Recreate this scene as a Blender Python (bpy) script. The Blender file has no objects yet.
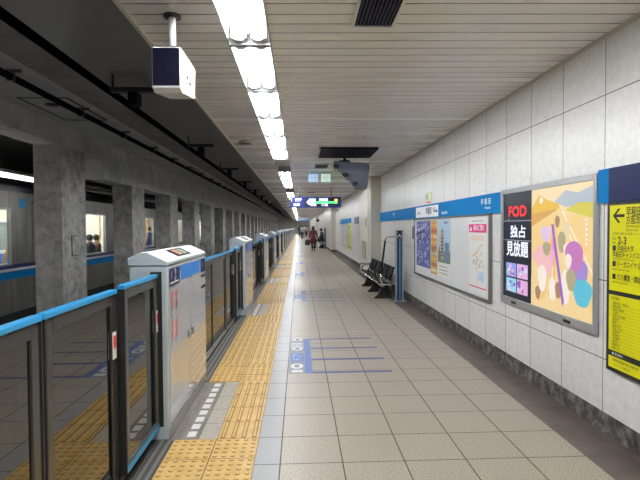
import bpy, bmesh, math, random
from mathutils import Matrix, Vector
random.seed(7)
S = bpy.context.scene
COL = S.collection
# ---------------------------------------------------------------- camera
cd = bpy.data.cameras.new('camera'); cam = bpy.data.objects.new('camera', cd); COL.objects.link(cam)
cd.sensor_width = 36; cd.lens = 485.0/640*36; cd.clip_start = .05; cd.clip_end = 400
cam.matrix_world = Matrix.Translation((0, 0, 1.51)) @ Matrix.Rotation(-.042063, 4, 'Z') @ Matrix.Rotation(math.pi/2-.027055, 4, 'X') @ Matrix.Rotation(math.radians(-.35), 4, 'Z')
S.camera = cam
# ---------------------------------------------------------------- world, exposure
w = bpy.data.worlds.new('world'); S.world = w; w.use_nodes = True
w.node_tree.nodes['Background'].inputs[0].default_value = (.6, .65, .75, 1)
w.node_tree.nodes['Background'].inputs[1].default_value = .02
S.view_settings.view_transform = 'Standard'; S.view_settings.look = 'None'
S.view_settings.exposure = 0.0; S.view_settings.gamma = 1; S.view_settings.use_curve_mapping = False
TUBE = 90.0        # emission of the platform fluorescent tubes
try:
    S.cycles.max_bounces = 8; S.cycles.diffuse_bounces = 5; S.cycles.glossy_bounces = 4; S.cycles.transparent_max_bounces = 12
    S.cycles.sample_clamp_indirect = 6; S.cycles.use_denoising = True
    S.cycles.caustics_reflective = False; S.cycles.caustics_refractive = False
except Exception: pass

# ---------------------------------------------------------------- materials
MC = {}
def mat(name, col=(.5, .5, .5), rough=.5, metal=0, emit=0, spec=None):
    if name in MC: return MC[name]
    m = bpy.data.materials.new(name); m.use_nodes = True
    b = m.node_tree.nodes['Principled BSDF']
    b.inputs['Base Color'].default_value = (*col, 1); b.inputs['Roughness'].default_value = rough
    b.inputs['Metallic'].default_value = metal
    if spec is not None: b.inputs['Specular IOR Level'].default_value = spec
    if emit:
        b.inputs['Emission Color'].default_value = (*col, 1); b.inputs['Emission Strength'].default_value = emit
    MC[name] = m; return m
class NT:
    def __init__(s, m):
        s.t = m.node_tree; s.b = s.t.nodes['Principled BSDF']
        s.co = s.t.nodes.new('ShaderNodeNewGeometry').outputs['Position']
        x = s.t.nodes.new('ShaderNodeSeparateXYZ'); s.t.links.new(s.co, x.inputs[0])
        s.x, s.y, s.z = x.outputs
    def m(s, op, a, b=None, c=None):
        n = s.t.nodes.new('ShaderNodeMath'); n.operation = op
        for i, v in enumerate((a, b, c)):
            if v is None: continue
            if isinstance(v, (int, float)): n.inputs[i].default_value = v
            else: s.t.links.new(v, n.inputs[i])
        return n.outputs[0]
    def noise(s, scale, detail=3, vec=None, rough=.55):
        n = s.t.nodes.new('ShaderNodeTexNoise'); n.inputs['Scale'].default_value = scale
        n.inputs['Detail'].default_value = detail; n.inputs['Roughness'].default_value = rough
        s.t.links.new(vec or s.co, n.inputs['Vector']); return n.outputs['Fac']
    def comb(s, x, y, z=0.):
        n = s.t.nodes.new('ShaderNodeCombineXYZ')
        for i, v in enumerate((x, y, z)):
            if isinstance(v, (int, float)): n.inputs[i].default_value = v
            else: s.t.links.new(v, n.inputs[i])
        return n.outputs[0]
    def white(s, vec):
        n = s.t.nodes.new('ShaderNodeTexWhiteNoise'); s.t.links.new(vec, n.inputs['Vector']); return n.outputs['Value']
    def mix(s, f, a, b):
        n = s.t.nodes.new('ShaderNodeMix'); n.data_type = 'RGBA'
        if isinstance(f, (int, float)): n.inputs[0].default_value = f
        else: s.t.links.new(f, n.inputs[0])
        for i, v in ((6, a), (7, b)):
            if isinstance(v, tuple): n.inputs[i].default_value = (*v, 1)
            else: s.t.links.new(v, n.inputs[i])
        return n.outputs[2]
    def ramp(s, f, stops):
        n = s.t.nodes.new('ShaderNodeValToRGB'); e = n.color_ramp.elements
        while len(e) < len(stops): e.new(.5)
        for k, (p, c) in zip(e, stops): k.position = p; k.color = (*c, 1)
        s.t.links.new(f, n.inputs[0]); return n.outputs[0]
    def joint(s, v, pitch, off, w):       # 1 on a joint line
        a = s.m('FRACT', s.m('DIVIDE', s.m('SUBTRACT', v, off-w/2), pitch))
        return s.m('LESS_THAN', a, w/pitch)
    def line(s, v, at, w):
        return s.m('LESS_THAN', s.m('ABSOLUTE', s.m('SUBTRACT', v, at)), w/2)
    def bump(s, h, strength=.3, dist=.002):
        n = s.t.nodes.new('ShaderNodeBump'); n.inputs['Strength'].default_value = strength; n.inputs['Distance'].default_value = dist
        s.t.links.new(h, n.inputs['Height']); s.t.links.new(n.outputs[0], s.b.inputs['Normal'])
    def col(s, c): s.t.links.new(c, s.b.inputs['Base Color'])
    def rough(s, c): s.t.links.new(c, s.b.inputs['Roughness'])

# floor of speckled square tiles
m = mat('floor_tile', (.5, .46, .4), .3); n = NT(m)
jx = n.joint(n.x, .4, -.134, .0075); jy = n.joint(n.y, .4, 3.06, .007)
j = n.m('MAXIMUM', jx, jy)
cell = n.comb(n.m('FLOOR', n.m('DIVIDE', n.m('SUBTRACT', n.x, -.134), .4)), n.m('FLOOR', n.m('DIVIDE', n.m('SUBTRACT', n.y, 3.06), .4)))
var = n.white(cell)
sp = n.noise(95, 3, None, .7)
base = n.ramp(sp, [(.3, (.215, .175, .13)), (.5, (.40, .355, .295)), (.72, (.60, .55, .475))])
base = n.mix(n.m('MULTIPLY', var, .22), base, (.30, .26, .21))
big = n.noise(1.3, 4)
base = n.mix(n.m('MULTIPLY', n.m('SUBTRACT', big, .35), .2), base, (.30, .26, .21))
edge = n.m('LESS_THAN', n.x, -.134)
base = n.mix(n.m('MULTIPLY', edge, .6), base, (.30, .33, .38))
base = n.mix(j, base, (.07, .055, .04)); n.col(base)
n.rough(n.m('ADD', n.m('SUBTRACT', n.m('MULTIPLY', n.noise(3, 3), .06), n.m('MULTIPLY', edge, .02)), n.m('ADD', .34, n.m('MULTIPLY', j, .4)))); n.b.inputs['Specular IOR Level'].default_value = .4
n.bump(n.m('MULTIPLY', j, -1.), .25, .002)
# brown gutter strip
m = mat('gutter_stone', (.1, .07, .06), .42); n = NT(m)
jy = n.joint(n.y, .4, 3.06, .004)
n.col(n.mix(jy, n.ramp(n.noise(6, 5), [(.3, (.085, .066, .058)), (.7, (.15, .12, .105))]), (.05, .04, .035)))
# tactile yellow
m = mat('tactile_yellow', (.62, .40, .12), .42); n = NT(m)
jx = n.joint(n.x, .3, -.6, .008); jy = n.joint(n.y, .3, 3.45, .007)
c = n.ramp(n.noise(9, 5), [(.3, (.56, .34, .08)), (.7, (.72, .48, .17))])
n.col(n.mix(n.m('MAXIMUM', jx, jy), c, (.12, .065, .02)))
mat('tactile_brown', (.30, .17, .05), .6)  # darker brown for the sides of bars and studs and the bar outlines
# grey stone beside the screen doors
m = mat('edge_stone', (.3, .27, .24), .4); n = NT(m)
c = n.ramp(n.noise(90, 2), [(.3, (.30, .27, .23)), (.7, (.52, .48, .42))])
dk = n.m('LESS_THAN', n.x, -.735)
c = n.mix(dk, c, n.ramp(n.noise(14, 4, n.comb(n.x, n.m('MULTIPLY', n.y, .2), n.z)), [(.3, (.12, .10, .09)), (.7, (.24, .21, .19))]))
j = n.m('MAXIMUM', n.line(n.x, -.735, .006), n.joint(n.y, .3, 3.44, .005))
n.col(n.mix(j, c, (.07, .06, .05)))
mat('ribbed_plate', (.15, .148, .14), .5, .2); mat('plate_dark', (.05, .048, .045), .7)
# wall panels
m = mat('wall_panel', (.5, .5, .48), .3); n = NT(m)
jy = n.joint(n.y, .5535, 3.401, .007)
j = jy
for zz in (.545, 1.112, 1.68, 2.44): j = n.m('MAXIMUM', j, n.line(n.z, zz, .007))
cl = n.ramp(n.noise(16, 6, None, .65), [(.32, (.68, .68, .675)), (.55, (.77, .77, .765)), (.75, (.83, .83, .83))])
var = n.white(n.comb(n.m('FLOOR', n.m('DIVIDE', n.m('SUBTRACT', n.y, 3.401), .5535)), n.m('GREATER_THAN', n.z, 2.44)))
cl = n.mix(n.m('MULTIPLY', var, .16), cl, (.36, .35, .33))
n.col(n.mix(j, cl, (.07, .065, .06)))
n.rough(n.m('ADD', .22, n.m('MULTIPLY', n.noise(22, 4), .2)))
n.bump(n.m('MULTIPLY', j, -1.), .4, .004)
# rough skirting
m = mat('skirting_concrete', (.2, .2, .2), .8); n = NT(m)
h = n.noise(9, 8, None, .7)
n.col(n.ramp(h, [(.36, (.03, .029, .027)), (.5, (.095, .09, .085)), (.66, (.26, .25, .24))])); n.bump(h, .9, .03)
# slatted ceiling
m = mat('ceiling_slats', (.5, .47, .43), .32); n = NT(m)
v = n.m('ADD', n.y, n.m('MULTIPLY', n.x, .03))
j = n.joint(v, .147, 2.973, .011)
cell = n.comb(n.m('FLOOR', n.m('DIVIDE', n.m('SUBTRACT', v, 2.973), .147)), 3.)
c = n.mix(n.m('MULTIPLY', n.white(cell), .25), (.88, .86, .83), (.84, .82, .79))

n.col(n.mix(j, c, (.05, .04, .035)))
n.rough(n.m('ADD', .24, n.m('MULTIPLY', n.white(cell), .05)))
n.bump(n.m('MULTIPLY', j, -1.), .6, .006)
# concretes
def concrete(name, a, b, c, sc=5, jz=None):
    m = mat(name, b, .75); n = NT(m)
    h = n.noise(sc, 9, None, .68); h2 = n.noise(1.1, 3)
    k = n.m('ADD', n.m('MULTIPLY', h, .7), n.m('MULTIPLY', h2, .3))
    cc = n.ramp(k, [(.34, a), (.5, b), (.64, c)])
    sp = n.m('GREATER_THAN', n.noise(28, 4), .66)
    cc = n.mix(n.m('MULTIPLY', sp, .5), cc, a)
    n.col(cc); n.bump(h, .35, .01); return m
concrete('pillar_concrete', (.15, .145, .14), (.38, .37, .36), (.54, .53, .515))
concrete('beam_concrete', (.34, .33, .32), (.52, .51, .50), (.62, .61, .60), 2)
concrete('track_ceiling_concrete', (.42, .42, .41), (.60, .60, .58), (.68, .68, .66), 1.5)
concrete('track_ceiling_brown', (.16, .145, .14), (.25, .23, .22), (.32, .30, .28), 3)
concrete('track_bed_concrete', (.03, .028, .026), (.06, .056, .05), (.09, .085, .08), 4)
mat('soffit_metal', (.135, .125, .12), .45, .1)
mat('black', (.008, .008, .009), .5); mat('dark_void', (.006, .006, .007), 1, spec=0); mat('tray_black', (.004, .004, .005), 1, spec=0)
mat('navy_black', (.004, .004, .013), .6, spec=.06); mat('dark_steel', (.05, .05, .055), .4, .5)
mat('white_paint', (.72, .72, .70), .4); mat('beige_paint', (.56, .53, .45), .35); mat('cream_paint', (.62, .60, .53), .3)
mat('chrome', (.7, .7, .7), .18, 1); mat('steel', (.42, .42, .41), .32, .9); mat('alu', (.46, .47, .48), .38, .6)
mat('trough_white', (.85, .85, .85), .35); mat('lamp_metal', (.42, .43, .45), .4, .2)
mat('tube_glow', (.965, .985, 1), .5, 0, TUBE)
mat('station_blue', (.002, .185, .49), .6, spec=.08); mat('rail_blue', (.03, .30, .62), .3); mat('case_blue', (.012, .22, .70), .35)
mat('navy', (.008, .016, .075), .5, spec=.2); mat('sky_blue', (.03, .33, .66), .35)
mat('case_body', (.46, .53, .57), .35, .0); mat('case_roof', (.80, .80, .78), .4)
mat('case_panel', (.60, .61, .69), .12, .25)
MC['case_panel'].node_tree.nodes['Principled BSDF'].inputs['Coat Weight'].default_value = 1; MC['case_panel'].node_tree.nodes['Principled BSDF'].inputs['Coat Roughness'].default_value = .03; MC['case_panel'].node_tree.nodes['Principled BSDF'].inputs['Coat IOR'].default_value = 1.9
mat('frame_grey', (.085, .083, .08), .22, .5); mat('frame_light', (.12, .125, .125), .35, .5)
mat('sign_yellow', (.72, .69, .005), .45, spec=.3)
mat('decal_blue', (.075, .085, .27), .45); mat('decal_blue_bright', (.09, .15, .42), .45); mat('decal_grey', (.20, .23, .30), .45)
mat('decal_white', (.72, .72, .7), .5)
mat('red', (.75, .04, .04), .5); mat('magenta', (.72, .03, .22), .5)
mat('paper', (.78, .79, .79), .4); mat('board_white', (.70, .72, .73), .3)
# screen door glass: tinted, clear and shiny
m = bpy.data.materials.new('door_glass'); m.use_nodes = True; t = m.node_tree; MC['door_glass'] = m
t.nodes.remove(t.nodes['Principled BSDF'])
tr = t.nodes.new('ShaderNodeBsdfTransparent'); tr.inputs[0].default_value = (.42, .42, .41, 1)
gl = t.nodes.new('ShaderNodeBsdfGlossy'); gl.inputs['Roughness'].default_value = .01; gl.inputs[0].default_value = (.9, .88, .84, 1)
lw = t.nodes.new('ShaderNodeFresnel'); lw.inputs['IOR'].default_value = 2.5
mx = t.nodes.new('ShaderNodeMixShader')
t.links.new(lw.outputs[0], mx.inputs[0]); t.links.new(tr.outputs[0], mx.inputs[1]); t.links.new(gl.outputs[0], mx.inputs[2])
t.links.new(mx.outputs[0], t.nodes['Material Output'].inputs[0])
m = bpy.data.materials.new('window_glass'); m.use_nodes = True; t = m.node_tree; MC['window_glass'] = m
t.nodes.remove(t.nodes['Principled BSDF'])
tr = t.nodes.new('ShaderNodeBsdfTransparent'); tr.inputs[0].default_value = (.9, .92, .9, 1)
gl = t.nodes.new('ShaderNodeBsdfGlossy'); gl.inputs['Roughness'].default_value = .02
mx = t.nodes.new('ShaderNodeMixShader'); mx.inputs[0].default_value = .08
t.links.new(tr.outputs[0], mx.inputs[1]); t.links.new(gl.outputs[0], mx.inputs[2]); t.links.new(mx.outputs[0], t.nodes['Material Output'].inputs[0])
# train steel
m = mat('train_steel', (.33, .33, .31), .34, .75); n = NT(m)
k = n.noise(3, 3, n.comb(n.m('MULTIPLY', n.y, 3.), n.m('MULTIPLY', n.z, .3)))
n.col(n.ramp(k, [(.3, (.24, .235, .22)), (.7, (.38, .375, .35))]))

# ---------------------------------------------------------------- mesh builder
TC = {}
def text_geo(s):
    if s in TC: return TC[s]
    cu = bpy.data.curves.new('t', 'FONT'); cu.body = s; cu.size = 1; cu.resolution_u = 3
    o = bpy.data.objects.new('t', cu); COL.objects.link(o)
    dg = bpy.context.evaluated_depsgraph_get(); dg.update()
    me = bpy.data.meshes.new_from_object(o.evaluated_get(dg))
    vs = [tuple(v.co) for v in me.vertices]; fs = [tuple(p.vertices) for p in me.polygons]
    bpy.data.objects.remove(o); bpy.data.curves.remove(cu); bpy.data.meshes.remove(me)
    TC[s] = (vs, fs); return TC[s]
class MB:
    def __init__(s): s.v = []; s.f = []; s.mi = []; s.mats = []; s.smooth = []
    def mid(s, m):
        m = MC[m] if isinstance(m, str) else m
        if m not in s.mats: s.mats.append(m)
        return s.mats.index(m)
    def add(s, vs, fs, m=None, smooth=False):
        b = len(s.v); s.v += [tuple(q) for q in vs]; k = s.mid(m) if m else 0
        for f in fs: s.f.append(tuple(b+i for i in f)); s.mi.append(k); s.smooth.append(smooth)
        return s
    def box(s, x0, x1, y0, y1, z0, z1, m=None):
        return s.add([(x0,y0,z0),(x1,y0,z0),(x1,y1,z0),(x0,y1,z0),(x0,y0,z1),(x1,y0,z1),(x1,y1,z1),(x0,y1,z1)],
              [(0,3,2,1),(4,5,6,7),(0,1,5,4),(1,2,6,5),(2,3,7,6),(3,0,4,7)], m)
    def bbox(s, x0, x1, y0, y1, z0, z1, r, m=None):    # box with bevelled edges
        bm = bmesh.new(); bmesh.ops.create_cube(bm, size=1)
        for q in bm.verts: q.co = Vector(((x0+x1)/2+q.co.x*(x1-x0), (y0+y1)/2+q.co.y*(y1-y0), (z0+z1)/2+q.co.z*(z1-z0)))
        bmesh.ops.bevel(bm, geom=bm.edges[:], offset=r, segments=2, affect='EDGES', profile=.5)
        bm.verts.index_update()
        s.add([tuple(q.co) for q in bm.verts], [tuple(q.index for q in f.verts) for f in bm.faces], m); bm.free(); return s
    def prism(s, pts, axis, a, b, m=None):   # outline in the two other axes, extruded a..b
        n = len(pts)
        def P(p, h):
            return {'x': (h, p[0], p[1]), 'y': (p[0], h, p[1]), 'z': (p[0], p[1], h)}[axis]
        vs = [P(p, a) for p in pts]+[P(p, b) for p in pts]
        fs = [tuple(range(n))[::-1], tuple(range(n, 2*n))]+[(i, (i+1) % n, n+(i+1) % n, n+i) for i in range(n)]
        return s.add(vs, fs, m)
    def tube(s, pts, r, m=None, seg=10, caps=True):
        pts = [Vector(p) for p in pts]; rs = r if isinstance(r, (list, tuple)) else [r]*len(pts)
        vs = []; fs = []; up = None
        for i, p in enumerate(pts):
            d = ((pts[min(i+1, len(pts)-1)]-p).normalized()+(p-pts[max(i-1, 0)]).normalized()).normalized()
            if up is None: up = d.orthogonal().normalized()
            up = (up-d*up.dot(d)).normalized(); q = d.cross(up)
            for k in range(seg):
                a = 2*math.pi*k/seg; vs.append(p+(up*math.cos(a)+q*math.sin(a))*rs[i])
        for i in range(len(pts)-1):
            for k in range(seg):
                a = i*seg+k; b = i*seg+(k+1) % seg; fs.append((a, b, b+seg, a+seg))
        if caps: fs.append(tuple(range(seg))[::-1]); fs.append(tuple(range(len(vs)-seg, len(vs))))
        return s.add(vs, fs, m, True)
    def poly(s, pts, m, lvl=0):                 # flat print in a sign's own plane (x right, y up)
        return s.add([(p[0], p[1], lvl*.0006) for p in pts], [tuple(range(len(pts)))], m)
    def rect(s, x0, y0, x1, y1, m, lvl=0): return s.poly([(x0,y0),(x1,y0),(x1,y1),(x0,y1)], m, lvl)
    def disc(s, x, y, r, m, lvl=0, seg=18, ry=None):
        ry = ry or r
        return s.poly([(x+r*math.cos(2*math.pi*k/seg), y+ry*math.sin(2*math.pi*k/seg)) for k in range(seg)], m, lvl)
    def ring(s, x, y, r, w, m, lvl=0, seg=20, ry=None):
        ry = ry or r; z = lvl*.0006; vs = []
        for k in range(seg):
            a = 2*math.pi*k/seg; c, q = math.cos(a), math.sin(a)
            vs += [(x+r*c, y+ry*q, z), (x+(r-w)*c, y+(ry-w)*q, z)]
        return s.add(vs, [(2*k, (2*k+2) % (2*seg), (2*k+3) % (2*seg), 2*k+1) for k in range(seg)], m)
    def text(s, t, x, y, h, m, lvl=1, align='l', sx=1., bold=0.):
        vs, fs = text_geo(t)
        if not vs: return s
        lo = min(v[0] for v in vs); hi = max(v[0] for v in vs)
        off = {'l': -lo, 'c': -(lo+hi)/2, 'r': -hi}[align]; k = h/.73
        for i, (dx, dy) in enumerate(((0, 0), (bold, 0), (0, bold), (bold, bold)) if bold else ((0, 0),)):
            s.add([(x+(v[0]+off)*k*sx+dx*h, y+v[1]*k+dy*h, (lvl+.15*i)*.0006) for v in vs], fs, m)
        return s
    def fit(s, t, x0, x1, y, h, m, lvl=1, bold=0.):
        vs, _ = text_geo(t); lo = min(v[0] for v in vs); hi = max(v[0] for v in vs)
        return s.text(t, x0, y, h, m, lvl, 'l', (x1-x0)/((hi-lo)*h/.73), bold)
    def build(s, name, m=None, parent=None, bevel=0):
        me = bpy.data.meshes.new(name); me.from_pydata(s.v, [], s.f)
        if not s.mats: s.mats = [MC[m] if isinstance(m, str) else m or MC['alu']]
        elif m:
            pass
        for q in s.mats: me.materials.append(q)
        me.polygons.foreach_set('material_index', s.mi); me.polygons.foreach_set('use_smooth', s.smooth); me.update()
        o = bpy.data.objects.new(name, me); COL.objects.link(o)
        if parent: o.parent = parent
        if bevel:
            b = o.modifiers.new('bevel', 'BEVEL'); b.width = bevel; b.segments = 2; b.limit_method = 'ANGLE'
        return o
def tag(o, label=None, cat=None, group=None, kind=None):
    if label: o['label'] = label
    if cat: o['category'] = cat
    if group: o['group'] = group
    if kind: o['kind'] = kind
    return o
def empty(name, loc, label=None, cat=None, group=None, rot=None):
    o = bpy.data.objects.new(name, None); COL.objects.link(o); o.empty_display_size = .1
    M4 = Matrix.Translation(loc)
    if rot is not None: M4 = M4 @ rot
    o.matrix_world = M4
    return tag(o, label, cat, group)
def frame(x, y, z): return Matrix(((x[0], y[0], z[0]), (x[1], y[1], z[1]), (x[2], y[2], z[2]))).to_4x4()
WALLR = frame((0,-1,0), (0,0,1), (-1,0,0))     # faces the platform from the right-hand wall
FRONT = frame((1,0,0), (0,0,1), (0,-1,0))      # faces the camera
SIDE = frame((0,1,0), (0,0,1), (1,0,0))        # faces the platform from the track side
FLOORM = frame((0,1,0), (-1,0,0), (0,0,1))
def copy_tree(o, parent=None):
    c = o.copy(); COL.objects.link(c)
    if parent: c.parent = parent
    for ch in [q for q in KIDS.get(o.name, [])]: copy_tree(ch, c)
    return c
KIDS = {}
def kids(root):
    KIDS.clear()
    for q in COL.objects:
        if q.parent: KIDS.setdefault(q.parent.name, []).append(q)
def struct(mb, name, m=None): return tag(mb.build(name, m), kind='structure')

# ================================================================ SETTING
Y0, Y1, CEIL = -4.0, 105.0, 2.86
struct(MB().box(-.3, 1.86, Y0, Y1, -.3, 0), 'floor', 'floor_tile')
struct(MB().box(1.86, 2.4, Y0, Y1, -.3, -.001), 'trim_1', 'gutter_stone')
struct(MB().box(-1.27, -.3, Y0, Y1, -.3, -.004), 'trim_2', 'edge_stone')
struct(MB().box(-1.3, 2.4, Y0, Y1, -1.2, -.3), 'trim_3', 'beam_concrete')
# right wall with its recessed rough skirting
mb = MB(); mb.box(2.19, 2.4, Y0, Y1, .16, 3.1)
struct(mb, 'wall_right', 'wall_panel')
struct(MB().box(2.205, 2.4, Y0, Y1, 0, .16), 'baseboard_right', 'skirting_concrete')
# piers stepping out of the wall
for i, (a, b) in enumerate(((12.95, 15.3), (29.3, 38.5), (58, 62))):
    struct(MB().box(1.91, 2.19, a, b, .12, CEIL), 'wall_pier' + ('' if not i else '.%03d' % i), 'cream_paint')
    struct(MB().box(1.90, 2.19, a-.01, b+.01, 0, .12), 'baseboard_pier' + ('' if not i else '.%03d' % i), 'skirting_concrete')
# platform ceiling with the long lamp slot
mb = MB(); mb.box(-1.06, -.51, Y0, Y1, CEIL, CEIL+.12); mb.box(-.195, 2.19, Y0, Y1, CEIL, CEIL+.12); mb.box(-.51, -.195, Y0, Y1, CEIL+.1, CEIL+.14)
struct(mb, 'ceiling', 'ceiling_slats')
struct(MB().box(-1.085, -1.06, Y0, Y1, CEIL-.02, CEIL+.05), 'trim_4', 'beige_paint')
struct(MB().box(2.165, 2.19, Y0, Y1, CEIL-.02, CEIL), 'trim_5', 'beige_paint')
# slanted soffit over the platform edge, upper track ceiling, beam, far wall
struct(MB().prism([(-1.075, 2.87), (-2.32, 3.25), (-2.32, 3.31), (-1.075, 2.93)], 'y', Y0, Y1), 'ceiling_soffit', 'soffit_metal')
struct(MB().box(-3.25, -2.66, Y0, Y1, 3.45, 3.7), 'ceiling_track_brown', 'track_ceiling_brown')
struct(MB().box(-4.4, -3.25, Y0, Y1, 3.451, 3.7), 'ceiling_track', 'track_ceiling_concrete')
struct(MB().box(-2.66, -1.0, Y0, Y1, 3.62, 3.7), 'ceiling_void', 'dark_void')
mb = MB(); mb.box(-4.9, -4.4, Y0, 11.1, 3.06, 3.7); mb.box(-4.9, -4.4, 11.1, Y1, 2.62, 3.7)
struct(mb, 'beam', 'beam_concrete')
struct(MB().box(-10.2, -4.9, Y0, Y1, 3.6, 3.8), 'ceiling_far_track', 'beam_concrete')
struct(MB().box(-10.4, -10.2, Y0, Y1, -1.3, 3.7), 'wall_left', 'beam_concrete')
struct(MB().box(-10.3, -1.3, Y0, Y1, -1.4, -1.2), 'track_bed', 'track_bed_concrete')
struct(MB().box(-10.4, 2.4, Y1, Y1+.2, -1.4, 3.8), 'wall_end', 'cream_paint')
struct(MB().box(-10.4, 2.4, Y0-.2, Y0, -1.4, 3.8), 'wall_back', 'wall_panel')
# pillars between the tracks
for k in range(-3, 24):
    y = 9.2+3.79*k; top = 3.06 if y < 11 else 2.62
    if y < 2: continue
    if y > Y1-2: break
    struct(MB().box(-4.9, -4.4, y, y+1.0, -1.2, top), 'pillar' + ('' if k == -3 else '.%03d' % (k+3)), 'pillar_concrete')
# ribbed threshold plates, tactile paving, stone with white squares: one set per door bay
PITCH = 4.86
for k in range(-1, 21):
    c0 = 3.45+PITCH*k; c1 = c0+1.3; n0 = c1; n1 = c0+PITCH        # case c0..c1, door bay c1..next case
    sfx = '' if k == -1 else '.%03d' % (k+1)
    if n1 > Y1: break
    mb = MB()
    for q in range(5):
        x = -1.14+q*.05; mb.box(x, x+.022, n0, n1, -.003, .004, 'ribbed_plate')
    mb.box(-1.15, -.9, n0, n1, -.02, -.0025, 'plate_dark'); mb.box(-1.268, -1.15, n0, n1, -.02, -.003, 'black')
    struct(mb, 'threshold_plate'+sfx, 'ribbed_plate')
    # tactile paving with real studs and bars
    mb = MB(); TY, TG = 'tactile_yellow', 'tactile_brown'; mb.box(-.6, -.3, c0, c1, -.02, .002, TY); mb.box(-.9, -.3, n0, n1, -.02, .002, TY)
    far = k > 7
    def bars(x, y, L):
        for b in range(4):
            xx = x+.0375+b*.075
            mb.add([(xx-.014,y,.002),(xx+.014,y,.002),(xx+.014,y+L,.002),(xx-.014,y+L,.002),(xx-.009,y+.006,.007),(xx+.009,y+.006,.007),(xx+.009,y+L-.006,.007),(xx-.009,y+L-.006,.007)],
                   [(4,5,6,7)], TY)
            mb.add([(xx-.017,y,.0023),(xx-.0135,y,.0023),(xx-.0135,y+L,.0023),(xx-.017,y+L,.0023),(xx+.0135,y,.0023),(xx+.017,y,.0023),(xx+.017,y+L,.0023),(xx+.0135,y+L,.0023)], [(0,1,2,3),(4,5,6,7)], TG)
            mb.add([(xx-.014,y,.002),(xx+.014,y,.002),(xx+.014,y+L,.002),(xx-.014,y+L,.002),(xx-.009,y+.006,.007),(xx+.009,y+.006,.007),(xx+.009,y+L-.006,.007),(xx-.009,y+L-.006,.007)], [(0,1,5,4),(1,2,6,5),(2,3,7,6),(3,0,4,7)], TG)
    def dots(x, y):
        for a in range(5):
            for b in range(5):
                px, py = x+.03+a*.06, y+.03+b*.06; vs = []
                for rr, zz in ((.016, .002), (.013, .006), (.008, .0075)):
                    vs += [(px+rr*math.cos(t*math.pi/4), py+rr*math.sin(t*math.pi/4), zz) for t in range(8)]
                mb.add(vs, [(i*8+t, i*8+(t+1) % 8, (i+1)*8+(t+1) % 8, (i+1)*8+t) for i in range(1, 2) for t in range(8)]+[tuple(range(16, 24))], TY)
                mb.add(vs[:16], [(t, (t+1) % 8, 8+(t+1) % 8, 8+t) for t in range(8)], TG)
    if k < 13:
        y = c0
        while y < c1-.05: bars(-.6, y+.008, min(.284, c1-y-.01)); y += .3
        rows = int(round((n1-n0)/.3)); st = (n1-n0)/rows
        for r in range(rows):
            y = n0+r*st
            for x in (-.9, -.6):
                if (r < 2 or r >= rows-2) and k < 4: dots(x, y)
                else: bars(x, y+.008, .284)
    struct(mb, 'tactile_paving'+sfx, 'tactile_yellow')
    if k < 10:
        mb = MB()
        for q in range(9):
            y = c0+.05+q*.138; mb.box(-.825, -.765, y, y+.09, -.006, .0005)
        struct(mb, 'edge_mark'+sfx, 'decal_white')
# rails of both tracks
for i, x in enumerate((-2.25, -3.32, -6.75, -7.82)):
    mb = MB().prism([(x-.07,-1.2),(x+.07,-1.2),(x+.02,-1.17),(x+.015,-1.08),(x+.035,-1.07),(x+.035,-1.04),(x-.035,-1.04),(x-.035,-1.07),(x-.015,-1.08),(x-.02,-1.17)], 'y', Y0, Y1-.1)
    struct(mb, 'track_rail' + ('' if not i else '.%03d' % i), 'steel')
# conduit along the track ceiling with clamps
root = empty('conduit_pipe', (-3.5, 0, 3.36), 'long dark conduit pipe clamped under the concrete ceiling above the near track', 'pipe')
MB().tube([(0, Y0+.05, 0), (0, Y1-.1, 0)], .045).build('pipe', 'navy_black', root)
for k in range(22):
    y = 4.2+k*1.9; MB().box(-.05, .13, y, y+.02, .05, .088).box(-.052, .052, y, y+.02, -.048, .05).build('clamp', 'soffit_metal', root)
# access hatch outline in the track ceiling
root = empty('ceiling_hatch', (-3.75, 8.3, 3.451), 'square access hatch outlined in the pale concrete over the near track', 'hatch')
mb = MB(); mb.box(-.42, .32, -.9, -.87, -.006, 0).box(-.42, .32, .6, .63, -.006, 0).box(-.42, -.39, -.9, .63, -.006, 0).box(.29, .32, -.9, .63, -.006, 0)
mb.build('hatch_seam', 'black', root)
MB().tube([(-.1, -.5, -.004), (-.1, -.5, -.02)], .1, None, 14).build('hatch_latch', 'dark_steel', root)
# cable tray in the dark gap
root = empty('cable_tray', (-2.48, 0, 3.34), 'black cable tray running in the gap beside the grey sloping soffit', 'cable tray')
MB().box(-.12, .12, Y0+.05, Y1-.1, 0, .02).box(-.12, -.10, Y0+.05, Y1-.1, .02, .09).box(.1, .12, Y0+.05, Y1-.1, .02, .09).build('tray', 'tray_black', root)
MB().tube([(-.05, Y0+.1, .05), (-.05, Y1-.2, .05)], .028, None, 6).tube([(.03, Y0+.1, .05), (.03, Y1-.2, .05)], .022, None, 6).build('cable', 'tray_black', root)
# small number plate on the first pillar
root = empty('pillar_plate', (-4.4, 9.68, 1.17), 'small grey framed plate fixed low on the nearest concrete pillar', 'plate', rot=SIDE)
MB().box(-.13, .13, -.2, .2, 0, .012).build('frame', 'dark_steel', root)
MB().box(-.115, .115, -.185, .185, .012, .015).build('plate_face', 'pillar_concrete', root)

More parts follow.
